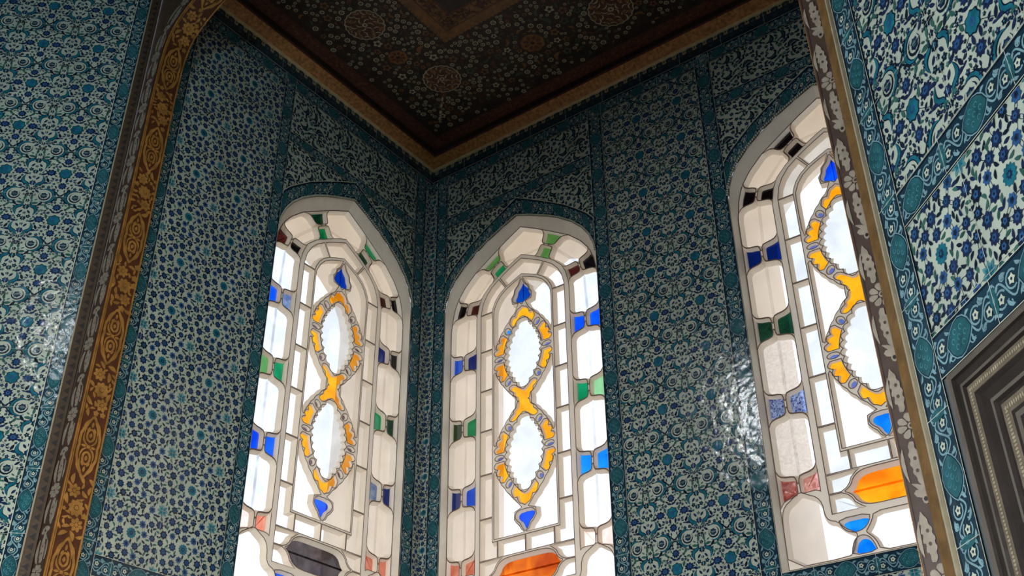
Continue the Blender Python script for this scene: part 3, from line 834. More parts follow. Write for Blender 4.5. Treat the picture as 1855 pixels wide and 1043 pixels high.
def crest(fn, u0, u1, parent):
    P = Painter()
    P.rect(u0, -.088, u1, .0, M['bground'], .002)
    n = int((u1 - u0) / .0614); t = (u1 - u0) / n
    tre = [(-.020, 0), (-.022, -.012), (-.012, -.016), (-.012, -.024), (-.017, -.032), (-.010, -.040), (-.004, -.036), (0, -.046), (.004, -.036), (.010, -.040), (.017, -.032), (.012, -.024), (.012, -.016), (.022, -.012), (.020, 0)]
    for i in range(n):
        x = u0 + (i + .5) * t
        P.poly([(x + .82 * a, .88 * b) for a, b in tre], M['crestpale'], .0026)
        P.poly([(x + a, b) for a, b in ell(.005, .006, 8, 0, -.018)], M['ink'], .0032)
        P.poly(mv(ribbon(bez((-.012, -.05), (0, -.075), (.012, -.05)), .006, fat), x + t / 2, 0), M['green'], .0027)
        P.poly(mv(radial(.010, 6, .35, 3), x + t / 2, -.030), M['green'], .0027)
    P.rect(u0, -.0905, u1, -.0875, M['cream'], .0040)
    k = int((u1 - u0) / T)
    for i in range(1, k + 1): P.rect(u0 + i * T - .0008, -.088, u0 + i * T + .0008, 0, M['grout'], .0034)
    P.build('crested_frieze', fn, parent, 'dark teal tile cresting with cream trefoils under the cornice')
ARCH_O = [(.515, -.86), (.498, -.838), (.46, -.79), (.40, -.737), (.32, -.672), (.22, -.608), (.11, -.543), (0, -.482)]
def above_window(fn, uc, parent, fr_v, band_v, sp_v, d0=.001):
    """frieze, dividing border, spandrels and arch border over one window"""
    l, r = uc - .5, uc + .5
    tile_panel('scroll_frieze', fn, (l, fr_v, r, -.168), SCRO, (l, fr_v), parent, 'cream frieze of dark scrolling leaves', d0=d0, joints=False)
    hborder('dividing_border', fn, l, r, band_v, fr_v, parent, l)
    tile_panel('blossom_spandrel', fn, (l, -1.06, r, band_v), SCRO, (l + .08, band_v - .1), parent, 'cream spandrel with dark blossoms above the window arch', d0=d0,
               keep=lambda P: not any(inside_open(p, uc, .01) for p in P), joints=False)
    sheet('spandrel_ground', [[(l, -1.06), (l, band_v)] + [(r, band_v), (r, -1.06)] + [(uc + u, v + .004) for u, v in ARCH + [(-a, b) for a, b in ARCH[::-1][1:]]]], fn, M['ground'], parent, d0)
    P = Painter()
    inner = chain(ARCH + [(-u, v) for u, v in ARCH[::-1][1:]], 80); out = chain(ARCH_O + [(-u, v) for u, v in ARCH_O[::-1][1:]], 80)
    L = sum(math.hypot(inner[i + 1][0] - inner[i][0], inner[i + 1][1] - inner[i][1]) for i in range(80))
    w = .095
    def place(a, b):
        t = max(0, min(.9999, a / L)) * 80; k = int(t); f = t - k; g = (b / w) + .5
        i0 = [inner[k][q] + f * (inner[k + 1][q] - inner[k][q]) for q in (0, 1)]; o0 = [out[k][q] + f * (out[k + 1][q] - out[k][q]) for q in (0, 1)]
        u, v = i0[0] + g * (o0[0] - i0[0]), i0[1] + g * (o0[1] - i0[1])
        return (uc + max(-.5, min(.5, u)), v)
    # ground and edge lines
    for i in range(80):
        q = [place(L * i / 80, -w / 2), place(L * (i + 1) / 80, -w / 2), place(L * (i + 1) / 80, w / 2), place(L * i / 80, w / 2)]
        P.poly(q, M['bground'], .0045)
    for b_, ww, mt, dd in ((w / 2, .004, 'cream', .0062), (w / 2 - .008, .004, 'ink', .0058)):
        P.strip([place(L * i / 80, b_) for i in range(81)], ww, M[mt], dd)
    unit = unit_border(w)
    for k in range(int(L / T) + 1):
        for mat, lay, pts in unit:
            q = clip_rect([(x + k * T, y) for x, y in pts], (0, -w / 2, L, w / 2))
            if len(q) >= 3: P.poly([place(*z) for z in q], mat, .0045 + .00025 * lay)
    for f in (.33, .66): P.strip([place(L * f, -w / 2), place(L * f, w / 2)], .002, M['grout'], .0064)
    P.build('arch_border', fn, parent)
    P = Painter(); P.rect(uc + .02 + .09, band_v, uc + .111, -.09, M['grout'], .0068); P.build('tile_joint', fn, parent)

# left wall
crest(F_LEFT, -1.992, 0, wl)
hborder('top_border', F_LEFT, -1.992, 0, -.167, -.090, wl)
tile_panel('flower_tile_panel', F_LEFT, (-1.797, -2.89, -1.2205, -.167), MEAD, (-1.659, -2.527), wl, 'pale panel of small cobalt flowers and turquoise rosettes', d0=.001)
vborder('tile_border', F_LEFT, -1.872, -1.795, -5.8, -.09, wl, .10)
vborder('tile_border', F_LEFT, -1.2225, -1.1488, -5.8, -.09, wl, .02, .0040)
vborder('tile_border', F_LEFT, -.1488, -.062, -5.8, -.09, wl, .05, .0040)
tile_panel('corner_strip', F_LEFT, (-.063, -5.8, 0, -.09), MEAD, (-.09, -2.5), wl, 'narrow strip of small dark flowers in the corner', d0=.001, joints=False, sc_=.8)
hborder('sill_border', F_LEFT, -1.797, -1.2225, -2.97, -2.89, wl)
hborder('sill_border', F_LEFT, -1.1488, -.1488, -2.97, VB, wl)
tile_panel('flower_tile_panel', F_LEFT, (-1.80, -4.4, -.06, -2.97), MEAD, (-1.659, -3.2), wl, d0=.001)
above_window(F_LEFT, X1, wl, -.45, -.51, -.51)
# back wall
crest(F_BACK, 0, 3.01, wb)
hborder('top_border', F_BACK, 0, 3.01, -.167, -.090, wb, .1)
tile_panel('corner_strip', F_BACK, (0, -5.8, .046, -.09), MEAD, (.02, -2.4), wb, 'narrow strip of small dark flowers in the corner', d0=.001, joints=False, sc_=.8)
vborder('tile_border', F_BACK, .045, .1276, -5.8, -.09, wb, .03, .0040)
vborder('tile_border', F_BACK, 1.1276, 1.213, -5.8, -.09, wb, .04, .0040)
vborder('tile_border', F_BACK, 1.797, 1.8821, -5.8, -.09, wb, .09, .0040)
vborder('tile_border', F_BACK, 2.8821, 2.965, -5.8, -.09, wb, .02, .0040)
tile_panel('arabesque_tile_panel', F_BACK, (1.213, -2.97, 1.797, -.165), ARAB, (1.428, -1.793), wb, 'pale panel of turquoise lozenges and paired crescents between the windows', d0=.001)
hborder('sill_border', F_BACK, 1.8821, 2.8821, -2.965, VB, wb, .05)
hborder('sill_border', F_BACK, .1276, 1.1276, -2.965, VB, wb, .1)
tile_panel('flower_tile_panel', F_BACK, (.1276, -4.4, 2.97, -2.965), MEAD, (.3, -3.1), wb, d0=.001)
above_window(F_BACK, X2, wb, -.41, -.485, -.485)
above_window(F_BACK, X3, wb, -.41, -.485, -.485)

# ------------------------------------------------------------------ outer walls of the room
HR = 2.9
ol = tag(sheet('wall_west', [[(-2.6, ZB), (0, ZB), (0, HR), (-2.6, HR)]], F_OL, M['stone']), 'bright tiled wall left of the gilded arch jamb', 'wall', 'structure')
tile_panel('arabesque_tile_panel', F_OL, (-2.5, -4.2, -.105, .6), ARAB, (-.23, -.289), ol, 'pale panel of turquoise lozenges and paired crescents', d0=.001)
vborder('tile_border', F_OL, -.106, -.046, -5.8, HR, ol, -.9, .0040)
orr = tag(sheet('wall_east', [[(0, ZB), (3.0, ZB), (3.0, HR), (0, HR)], [(.139, -5.75), (1.45, -5.75), (1.45, -3.279), (.139, -3.279)]], F_OR, M['stone']), 'tiled wall right of the floral arch jamb, above an inlaid door frame', 'wall', 'structure')
tile_panel('arabesque_tile_panel', F_OR, (.128, -2.848, 1.9, .4), ARAB, (.25, -2.722), orr, 'upper panel of turquoise lozenges and cobalt rosettes', d0=.001)
hborder('tile_border', F_OR, .128, 1.9, -2.932, -2.848, orr, .06)
tile_panel('flower_tile_panel', F_OR, (.128, -3.19, 1.9, -2.932), MEAD, (.221, -3.058), orr, 'narrow panel of small cobalt flowers and turquoise rosettes', d0=.001)
hborder('tile_border', F_OR, .128, 1.9, -3.279, -3.19, orr, .09)
vborder('tile_border', F_OR, .046, .128, -5.8, HR, orr, -.14, .0042)

# ------------------------------------------------------------------ arch with carved jambs
PROF = [(.028, -5.8), (.028, -3.0), (.034, -2.2), (.041, -1.5), (.043, -1.0), (.044, -.8), (.050, -.65), (.060, -.55), (.080, -.47), (.112, -.415), (.16, -.365), (.23, -.318), (.33, -.265), (.50, -.19), (.75, -.09), (1.1, .04), (1.4975, .17)]
FULL = PROF + [(2.995 - x, z) for x, z in PROF[::-1][1:]]
def path_len(P):
    L = [0.]
    for a, b in zip(P, P[1:]): L.append(L[-1] + math.hypot(b[0] - a[0], b[1] - a[1]))
    return L
FL = path_len(FULL)
def path_at(a):
    a = max(0, min(FL[-1] - 1e-6, a)); k = 0
    while FL[k + 1] < a: k += 1
    f = (a - FL[k]) / (FL[k + 1] - FL[k]); p, q = FULL[k], FULL[k + 1]
    # smoothed tangent
    def tan(i):
        i0, i1 = max(0, i - 1), min(len(FULL) - 1, i + 1)
        d = (FULL[i1][0] - FULL[i0][0], FULL[i1][1] - FULL[i0][1]); l = math.hypot(*d); return (d[0] / l, d[1] / l)
    t0, t1 = tan(k), tan(k + 1); t = (t0[0] + f * (t1[0] - t0[0]), t0[1] + f * (t1[1] - t0[1])); l = math.hypot(*t)
    return (p[0] + f * (q[0] - p[0]), p[1] + f * (q[1] - p[1])), (t[0] / l, t[1] / l)
def f_soffit(a, b, d=0.):                       # b across the reveal, 0 = room side .. .125 alcove side
    p, t = path_at(a); n = (t[1], -t[0])        # into the opening
    return (p[0] + n[0] * d, YF + b, ZO + p[1] + n[1] * d)
def f_face(a, b, d=0.):                         # b outward from the opening edge, on the room-facing plane
    p, t = path_at(a); n = (-t[1], t[0])
    return (p[0] + n[0] * b, YF - d, ZO + p[1] + n[1] * b)
LA = FL[-1]
a_of = lambda z: 5.8 + z                        # along the straight left jamb
arch = empty('trim_1', (1.5, YF, ZO), 'tall arch frame of the alcove with gilded carved soffit and pale flower garland face', 'arch')
SW = .125
P = Painter(); n = 320
for i in range(n):
    a, b = LA * i / n, LA * (i + 1) / n
    P.quad3((a, 0, 0), (b, 0, 0), (b, SW, 0), (a, SW, 0), M['goldground'])
for y0, y1 in ((.005, .010), (.013, .0165), (SW - .006, SW)):
    for i in range(n):
        a, b = LA * i / n, LA * (i + 1) / n
        P.quad3((a, y0, .003), (b, y0, .003), (b, y1, .003), (a, y1, .003), M['gold'])
        P.quad3((a, y0, 0), (b, y0, 0), (b, y0, .003), (a, y0, .003), M['gold']); P.quad3((a, y1, 0), (b, y1, 0), (b, y1, .003), (a, y1, .003), M['gold'])
def rel(pts, a, y, h=.0030): P.poly([(a + p, y + q) for p, q in pts], M['gold'], .0004, h)
def cartouche(a, y):
    q_ = [(.128, 0), (.118, .010), (.104, .017), (.098, .027), (.080, .036), (.062, .038), (.050, .044), (.030, .046), (.012, .045), (0, .042)]
    q_ = chain(q_, 12)
    q_ = q_ + [(-x, y_) for x, y_ in q_[::-1][1:]]; out = q_ + [(x, -y_) for x, y_ in q_[::-1][1:-1]]
    inn = [(x * .90, q * .80) for x, q in out]
    for i in range(48):
        j = (i + 1) % 48; P.poly([(a + out[i][0], y + out[i][1]), (a + out[j][0], y + out[j][1]), (a + inn[j][0], y + inn[j][1]), (a + inn[i][0], y + inn[i][1])], M['gold'], .0004, .0032)
    for s in (-1, 1):
        d = ribbon([(a + s * .045 + .024 * cos(t), y + .016 * sin(t)) for t in [2 * pi * i / 10 for i in range(11)]], .0075); P.poly(d, M['gold'], .0004, .003)
        rel(mv(leafpts(.020, .012), s * .045, 0), a, y)
        rel(mv(leafpts(.022, .009), s * .088, 0), a, y)
        for q in (-1, 1):
            rel(ribbon(bez((s * .004, q * .004), (s * .018, q * .034), (s * .050, q * .026)), .0065, fat), a, y)
            rel(ribbon(bez((s * .05, q * .026), (s * .08, q * .03), (s * .098, q * .010)), .006, fat), a, y)
            rel(mv(leafpts(.018, .008), s * .028, q * .011, q * s * .9), a, y)
            rel(mv(leafpts(.020, .008), s * .068, q * .013, -q * s * .6), a, y)
    for q in (-1, 1): rel(mv(leafpts(.022, .010), 0, q * .020, pi / 2), a, y)
    rel(ell(.007, .007, 8), a, y)
def gold_flower(a, y, R, np=8):
    for i in range(np):
        t = 2 * pi * i / np; rel(mv(leafpts(R * .72, R * .52), .62 * R * cos(t), .62 * R * sin(t), t), a, y)
    rel(ell(R * .24, R * .24, 8), a, y, .0042)
def gold_spray(a, y):
    gold_flower(a, y + .004, .034, 9); gold_flower(a + .060, y - .018, .028, 7); gold_flower(a - .060, y + .018, .028, 7)
    rnd = random.Random(int(a * 1000))
    occ = [(0, .004, .030), (.058, -.018, .024), (-.058, .020, .024)]
    for _ in range(400):
        x, q, r = rnd.uniform(-.108, .108), rnd.uniform(-.046, .046), rnd.choice((.009, .013, .016))
        if abs(x) > .07 and abs(q) < .02: pass
        if all(math.hypot(x - o[0], q - o[1]) > o[2] + r * .8 for o in occ):
            occ.append((x, q, r)); t = rnd.uniform(0, 6.3)
            if rnd.random() < .3: rel(mv(radial(r, 5, .4, 3), x, q), a, y)
            else: rel(mv(leafpts(r * 2.6, r * 1.0, r * .3), x, q, t), a, y)
yc = .068
k = -9
while True:
    a = a_of(-2.051 + .473 * k) if True else 0
    k += 1
    if a < .2: continue
    if a > LA - .3: break
    if 2.2 < a < 7.4 or LA - 3.8 < a: cartouche(a, yc)
    if 2.2 < a + .2365 < 7.4 or LA - 3.8 < a: gold_spray(a + .2365, yc)
P.build('gilded_soffit', f_soffit, arch, 'gilded soffit carved with cartouches and blossoms')

# flower garland on the room-facing face
FW = .074
P = Painter()
for i in range(n):
    a, b = LA * i / n, LA * (i + 1) / n
    P.quad3((a, 0, 0), (b, 0, 0), (b, FW, 0), (a, FW, 0), M['fground'])
    P.quad3((a, .0, .002), (b, .0, .002), (b, .0045, .002), (a, .0045, .002), M['fpale' if False else 'fground'])
def fr(pts, h=.0028): P.poly(pts, M['fpale'], .0004, h)
def daisy(a, b, R, np=8, ph=0.):
    for i in range(np):
        t = 2 * pi * i / np + ph
        pet = [(.32, -.06), (.55, -.20), (.80, -.26), (.96, -.15), (1.0, 0), (.96, .15), (.80, .26), (.55, .20), (.32, .06)]
        fr(mv([(x * R, y * R) for x, y in pet], a, b, t))
    ring = [(a + R * .25 * cos(t), b + R * .25 * sin(t)) for t in [2 * pi * i / 12 for i in range(12)]]
    fr(ring, .0036); P.poly([(a + (x - a) * .55, b + (y - b) * .55) for x, y in ring], M['fground'], .0041)
def serrated(l, w, bend):
    up, dn = [], []
    N_ = 11
    for i in range(N_ + 1):
        t = i / N_; x = l * t; ww = w * sin(pi * min(1, t * .95 + .04)) ** .7 * .5 * (1.0 if i % 2 else .58); y = bend * t * t
        up.append((x - (.08 * l if i % 2 else 0), y + ww)); dn.append((x, y - ww * .8))
    return chaikin(up + dn[::-1])
def garland(ac, sg):
    """one repeat .30 long centred on a round flower"""
    daisy(ac, .037, .029, 8, .2)
    a2 = ac + .15
    for i, t in enumerate((-.9, -.3, .3, .9, 1.6)):          # side-on flower
        fr(mv([(.004, -.004), (.014, -.0075), (.022, -.004), (.022, .004), (.014, .0075), (.004, .004)], a2 - .004, .034, t * sg + (0 if sg > 0 else pi)))
    fr(mv(ell(.010, .007, 8), a2, .034), .0036); P.poly(mv(ell(.005, .004, 7), a2, .034), M['chevdark'], .0042)
    fr(mv(ribbon(bez((-.034, -.016), (-.018, .012), (-.006, 0)), .011, fat), a2, .030))
    for base, dirn in ((ac + .032, 1), (ac - .032, -1)):
        lf = serrated(.100, .029, .010); fr([(base + dirn * x, .027 + y * dirn) for x, y in lf])
        for x0 in (.035, .06): P.poly(mv(ell(.0042, .0034, 7), base + dirn * x0, .027 + dirn * .003), M['fground'], .0034)
        lf = ribbon(bez((0, 0), (.04, .030), (.088, .012)), .018, fat); fr([(base + dirn * x, .049 + y * .6) for x, y in lf])
        lf = ribbon(bez((.012, -.008), (.045, -.022), (.080, -.004)), .014, fat); fr([(base + dirn * x, .013 + y * .5) for x, y in lf])
zr = [-2.405 + .302 * i for i in range(-6, 7)]
for z in zr:
    garland(LA - a_of(z), -1)
    if a_of(z) > 1: garland(a_of(z), 1)
for z in (-.30, -.0): garland(a_of(z), 1)
P.build('flower_garland_face', f_face, arch, 'brown face with a pale relief garland of daisies and serrated leaves')

# masonry head above the arch and solid jambs behind the face
loop = [(x - (0 if 0 else 0), z) for x, z in FULL]
head = [(-.075, ZB)] + [(p[0] - .02 if i < len(PROF) else p[0] + .02, p[1] + .02) for i, p in enumerate(FULL)][0:] + [(3.07, ZB), (3.07, HR), (-.075, HR)]
sheet('arch_head', [head], lambda u, v, d=0.: (u, YF + .002, ZO + v), M['chev'], arch)
for f_, sg, nm in ((F_OL, -1, 'l'), (F_OR, 1, 'r')):
    P = Painter(); w0 = .040 if sg < 0 else .037
    u0, u1 = (min(0, sg * w0), max(0, sg * w0))
    P.poly([(u0, ZB), (u1, ZB), (u1, HR), (u0, HR)], M['chev' if sg < 0 else 'chevgold'], 0, .012)
    z = -3.9
    while z < 1.2 and sg < 0:
        P.poly([(sg * .010, z), (sg * .010, z + .030), (sg * .031, z + .015)], M['chevdark'], .0125, 0)
        z += .036
    e = sorted((sg * w0, sg * (w0 + .0055)))
    P.poly([(e[0], ZB), (e[1], ZB), (e[1], HR), (e[0], HR)], M['whiteline'], 0, .0125)
    P.build('chevron_board', f_, arch, 'narrow ochre board with dark chevrons and white edge' if sg < 0 else 'narrow gilt board with white edge')

# ------------------------------------------------------------------ cornice and ceiling
corn = empty('trim_2', (1.5, 0, ZO), 'gilded cornice moulding between the alcove tiles and the painted ceiling', 'cornice')
def cornice(fn, u0, u1, name):
    P = Painter()
    prof = [(.004, -.006), (.016, -.005), (.017, .003), (.030, .010), (.058, .022), (.078, .030), (.082, .042), (.082, .081)]
    mats = ['tanline', 'tanline', 'cornice', 'cornice', 'cornice', 'cered', 'cedark']
    for (d0, v0), (d1, v1), mt in zip(prof, prof[1:], mats):
        P.quad3((u0, v0, d0), (u1, v0, d0), (u1, v1, d1), (u0, v1, d1), M[mt])
    P.quad3((u0, -.006, 0), (u1, -.006, 0), (u1, -.006, .004), (u0, -.006, .004), M['whiteline'])
    rnd = random.Random(4); u = u0 + .02                            # raised scrolls on the slope
    while u < u1 - .02:
        t = rnd.uniform(.25, .75); d = .022 + .05 * t; v = .006 + .022 * t
        pts = ribbon(bez((-.016, -.008), (0, rnd.uniform(-.02, .03)), (.016, .006)), .005, fat)
        b = len(P.v); P.v += [(u + x, v + .011 + y * .35 - .0035, d + y * .9 + .006 * 0 + .002) for x, y in pts]; P.f.append(tuple(range(b, b + len(pts)))); P.m.append(P.mi(M['ceochre'])); u += .019
    P.build(name, fn, corn)
cornice(F_LEFT, -1.995, 0, 'cornice_length'); cornice(F_BACK, 0, 3.01, 'cornice_length'); cornice(F_RIGHT, 0, 1.995, 'cornice_length')

ce = tag(sheet('ceiling', [[(-.0, 0), (3.01, 0), (3.01, 2.0), (0, 2.0)]], F_CEIL, M['cedark']), 'dark painted ceiling of the alcove with floral medallions', 'ceiling', 'structure')
P = Painter(); rnd = random.Random(12)
def cr(x0, y0, x1, y1, m, d): P.rect(x0, y0, x1, y1, M[m], d)
# red-brown script frieze next to the cornice
for (x0, y0, x1, y1) in ((.085, .085, .165, 1.9), (.165, .085, 2.9, .165)): cr(x0, y0, x1, y1, 'cered', .0005)
for i in range(900):
    if rnd.random() < .4: x, y, a = rnd.uniform(.095, .155), rnd.uniform(.10, 1.8), pi / 2
    else: x, y, a = rnd.uniform(.10, 2.8), rnd.uniform(.095, .155), 0
    P.poly(mv(ribbon(bez((-.010, -.004), (0, rnd.uniform(-.012, .016)), (.010, .004)), .0035, fat), x, y, a + rnd.uniform(-.8, .8)), M['ceredpale'], .001)
for x0, y0, x1, y1 in ((.165, .165, .172, 1.9), (.165, .165, 2.85, .172)): cr(x0, y0, x1, y1, 'cered', .0012)
occ = []
def med(x, y, R, sq, rot, pale='cepale'):
    occ.append((x, y, R * max(1, sq) * .98))
    out = [(sq * q, p) for p, q in radial(R, 20, .06, 3)]
    P.poly(mv(out, x, y, rot), M['cered'], .0012)
    line = mv([(sq * q, p) for p, q in radial(R * .97, 20, .06, 3)], x, y, rot); P.strip(line, .006, M[pale], .0018, close=True)
    rr = random.Random(int(x * 100))
    for ring, nn in ((.30, 6), (.58, 10), (.80, 16)):
        for i in range(nn):
            t = 2 * pi * (i + .5 * (nn == 10)) / nn
            q = mv(ribbon(bez((-.17 * R, -.03 * R), (0, .15 * R), (.17 * R, -.04 * R)), .055 * R, fat), ring * R * cos(t), ring * R * sin(t), t + rr.choice((.6, -.6, 1.4)))
            P.poly(mv([(a * sq, b) for a, b in q], x, y, rot), M[pale], .0018)
            if ring > .5 and i % 2 == 0: P.poly(mv([(a * sq, b) for a, b in mv(radial(.11 * R, 5, .4, 3), ring * R * cos(t), ring * R * sin(t))], x, y, rot), M['ceochre'], .0021)
    P.poly(mv(radial(.16 * R, 8, .35, 3), x, y), M[pale], .0021); P.poly(mv(ell(.06 * R, .06 * R, 8), x, y), M['cered'], .0025)
med(.450, 1.110, .112, 1.0, .6); med(1.555, .42, .125, 1.0, 0); med(2.55, 1.0, .11, 1., 0)
med(.515, .545, .112, 1.0, 0)
# pointed tails of the corner medallion
P.poly([(.445, .47), (.47, .45), (.375, .372), (.250, .250), (.36, .385)], M['cered'], .0011)
for t in (.2, .4, .6, .8): P.poly(mv(leafpts(.04, .014), .45 - .2 * t, .455 - .2 * t, pi / 4), M['cepale'], .0018)
# ochre rosettes
for x, y, R in ((.431, .822, .055), (1.086, .468, .068), (2.1, .5, .06)):
    occ.append((x, y, R)); P.poly(mv(radial(R, 8, .07, 4), x, y), M['ceochre'], .0015)
    P.poly(mv(ell(.012, .012, 8), x, y), M['cedark'], .0025)
    for i in range(8): P.poly(mv(leafpts(R * .5, R * .3), x + .55 * R * cos(i * pi / 4), y + .55 * R * sin(i * pi / 4), i * pi / 4), M['cered'], .002)
# central gilded frame
fx0, fy0, fx1, fy1 = .722, .768, 2.28, 1.8
for k, (w, m) in enumerate(((0, 'ceochre'), (.045, 'cered'), (.052, 'ceochre'), (.125, 'cered'), (.14, 'cedark'))): cr(fx0 + w, fy0 + w, fx1 - w, fy1 - w, m, .0012 + .0005 * k)
for i in range(700):
    if rnd.random() < .45: x, y = fx0 + rnd.uniform(.06, .12), rnd.uniform(fy0 + .06, fy1)
    else: x, y = rnd.uniform(fx0 + .06, fx1), fy0 + rnd.uniform(.06, .12)
    P.poly(mv(ribbon(bez((-.014, -.006), (0, rnd.uniform(-.02, .026)), (.014, .006)), .0055, fat), x, y, rnd.uniform(0, 3)), M[rnd.choice(('cered', 'cered', 'cedark'))], .0045)
t = fy0
for i in range(60):
    x = fx0 + .026 * i
    if x < fx1: P.poly(mv(radial(.016, 5, .3, 3), x, fy0 - .004), M['ceochre'], .0011)
    if fy0 + .026 * i < fy1: P.poly(mv(radial(.016, 5, .3, 3), fx0 - .004, fy0 + .026 * i), M['ceochre'], .0011)
# blossoms scattered over the dark field, sparser towards the walls
cnt = 0
for _ in range(60000):
    x, y = rnd.uniform(.18, 2.75), rnd.uniform(.18, 1.75); r = rnd.choice((.010, .013, .015, .018, .022, .028))
    if x > fx0 - .02 - r and y > fy0 - .02 - r and x < fx1 + .02 + r: continue
    e = min(x, y, 3.01 - x)
    if e < .30 and rnd.random() > (e - .17) * 2.2: continue
    if e < .30 and r > .018: continue
    if any(math.hypot(x - a, y - b) < c + r * 1.02 for a, b, c in occ): continue
    occ.append((x, y, r)); cnt += 1; q = rnd.random()
    if r <= .018 and q < .62:
        P.poly(mv(radial(r, 7, .22, 3), x, y), M['cepale'], .0012); P.poly(mv(ell(r * .58, r * .58, 8), x, y), M[rnd.choice(('cered', 'cedark', 'cegreen'))], .0018); P.poly(mv(ell(r * .2, r * .2, 6), x, y), M['cepale'], .0023)
    elif q < .8:
        m_ = rnd.choice(('ceochre', 'cepale', 'cegreen', 'ceredpale')); P.poly(mv(radial(r, 5, .4, 4), x, y, rnd.uniform(0, 1)), M[m_], .0012); P.poly(mv(radial(r * .5, 5, .4, 3), x, y), M['cedark'], .0018)
    else: P.poly(mv(ribbon(bez((-r * 1.2, -.3 * r), (0, r), (r * 1.2, -.2 * r)), r * .8, fat), x, y, rnd.uniform(0, 6.3)), M[rnd.choice(('ceochre', 'cegreen', 'cered'))], .0012)
    if cnt > 3000: break
P.build('painted_blossoms', F_CEIL, ce, 'painted medallions, blossoms and gilded frame on the ceiling')

# ------------------------------------------------------------------ inlaid door at the right
door = empty('door_1', F_OR(.8, ZB, 0), 'dark walnut door frame with beaded mother of pearl inlay set in the right tiled wall', 'door')
D0, D1, DT, DB = .139, 1.45, -3.279, -5.75
F_DOOR = frame(F_OR(0, 0, -.010), (S2, -S2, 0), (0, 0, 1), (-.45 * S2, -.45 * S2, 0))
def ringprof(name, prof, mats, parent, label=None):
    P = Painter()
    for (o0, d0), (o1, d1), mt in zip(prof, prof[1:], mats):
        A = [(D0 + o0, DB), (D0 + o0, DT - o0), (D1 - o0, DT - o0), (D1 - o0, DB)]; B = [(D0 + o1, DB), (D0 + o1, DT - o1), (D1 - o1, DT - o1), (D1 - o1, DB)]
        for i in range(3): P.quad3((*A[i], d0), (*A[i + 1], d0), (*B[i + 1], d1), (*B[i], d1), M[mt])
    return P.build(name, F_DOOR, parent, label)
fr_ = ringprof('door_frame', [(0, -.03), (0, .030), (.005, .032), (.013, .030), (.016, .020), (.030, .018), (.034, .026), (.040, .026), (.044, .014), (.062, .014), (.066, .020), (.074, .008), (.090, -.004), (.098, -.002), (.104, -.012), (.110, -.012), (.133, -.012), (.139, -.016), (.150, -.016), (.156, -.022)],
               ['woodlight', 'woodlight', 'woodlight', 'wood', 'wood', 'wood', 'woodlight', 'wood', 'bead', 'wood', 'wood', 'wood', 'woodlight', 'wood', 'wood', 'bead', 'wood', 'woodlight', 'wood'], door, 'stepped dark walnut frame')
for off, d, wv in ((.053, .0148, .012), (.1215, -.0112, .016)):
    P = Painter(); s = .0068
    z = DT - off
    while z > DT - 1.1:
        P.poly([(D0 + off + x, z + y) for x, y in ell(wv * .30, s * .36, 6)], M['ivorybead'], d, .001); z -= s
    x = D0 + off
    while x < D1 - off:
        P.poly([(x + a, DT - off + b) for a, b in ell(s * .36, wv * .30, 6)], M['ivorybead'], d, .001); x += s
    P.build('bead_inlay', F_DOOR, fr_, 'row of small ivory beads')
P = Painter(); pu0, pu1, pv1 = D0 + .156, D1 - .156, DT - .156
P.rect(pu0, DB, pu1, pv1, M['wood'], -.022)
def inl(pts): P.poly(pts, M['ivory'], -.0214, .0008)
for i in range(12):
    for j in range(12):
        cx, cy = pu0 + .052 + i * .098, pv1 - .052 - j * .098
        if cx + .045 > pu1 or cy < DT - 1.3: continue
        for q in range(4):
            a = q * pi / 2
            inl(mv([(.010, .010), (.030, .008), (.044, .022), (.044, .044), (.022, .044), (.008, .030)], cx, cy, a))
        inl(mv([(-.006, -.006), (.006, -.006), (.006, .006), (-.006, .006)], cx, cy, pi / 4))
P.build('inlaid_panel', F_DOOR, door, 'dark panel inlaid with mother of pearl stars')
P = Painter()
P.poly(mv([(-.009, -.035), (.009, -.035), (.011, 0), (.009, .035), (-.009, .035), (-.011, 0)], D0 + .096, -3.632), M['chevdark'], -.004, .016)
P.build('hinge', F_DOOR, fr_, 'black iron hinge')

# ------------------------------------------------------------------ rest of the room (behind the viewer), floor and roof
def end(fn, u): q = fn(u, 0, 0); return (q[0], q[1])
a0 = end(F_OL, -2.6); b0 = end(F_OR, 3.0)
ring = [a0, (a0[0], -7.2), (.1, -9.2), (3.0, -9.2), (b0[0], -7.2), b0]
names = ['wall_southwest', 'wall_south', 'wall_rear', 'wall_southeast', 'wall_side']
for nm, p, q in zip(names, ring, ring[1:]):
    me = bpy.data.meshes.new(nm); me.from_pydata([(p[0], p[1], 0), (q[0], q[1], 0), (q[0], q[1], ZO + HR), (p[0], p[1], ZO + HR)], [], [(0, 1, 2, 3)]); me.materials.append(M['stone'])
    tag(link(nm, me), 'plain wall of the room behind the viewer, ' + nm.split('_')[1] + ' side', 'wall', 'structure')
foot = ring + [end(F_OR, 0), (3.01, 0), (0, 0), end(F_OL, 0)]
me = bpy.data.meshes.new('floor'); me.from_pydata([(x, y, 0) for x, y in foot], [], [tuple(range(len(foot)))]); me.materials.append(M['floorstone'])
tag(link('floor', me), 'pale stone floor of the room and alcove', 'floor', 'structure')
roof = ring + [end(F_OR, 0), end(F_OL, 0)]
me = bpy.data.meshes.new('roof'); me.from_pydata([(x, y, ZO + HR) for x, y in roof], [], [tuple(range(len(roof)))]); me.materials.append(M['stone'])
tag(link('ceiling_room', me), 'plain ceiling over the main room', 'ceiling', 'structure')

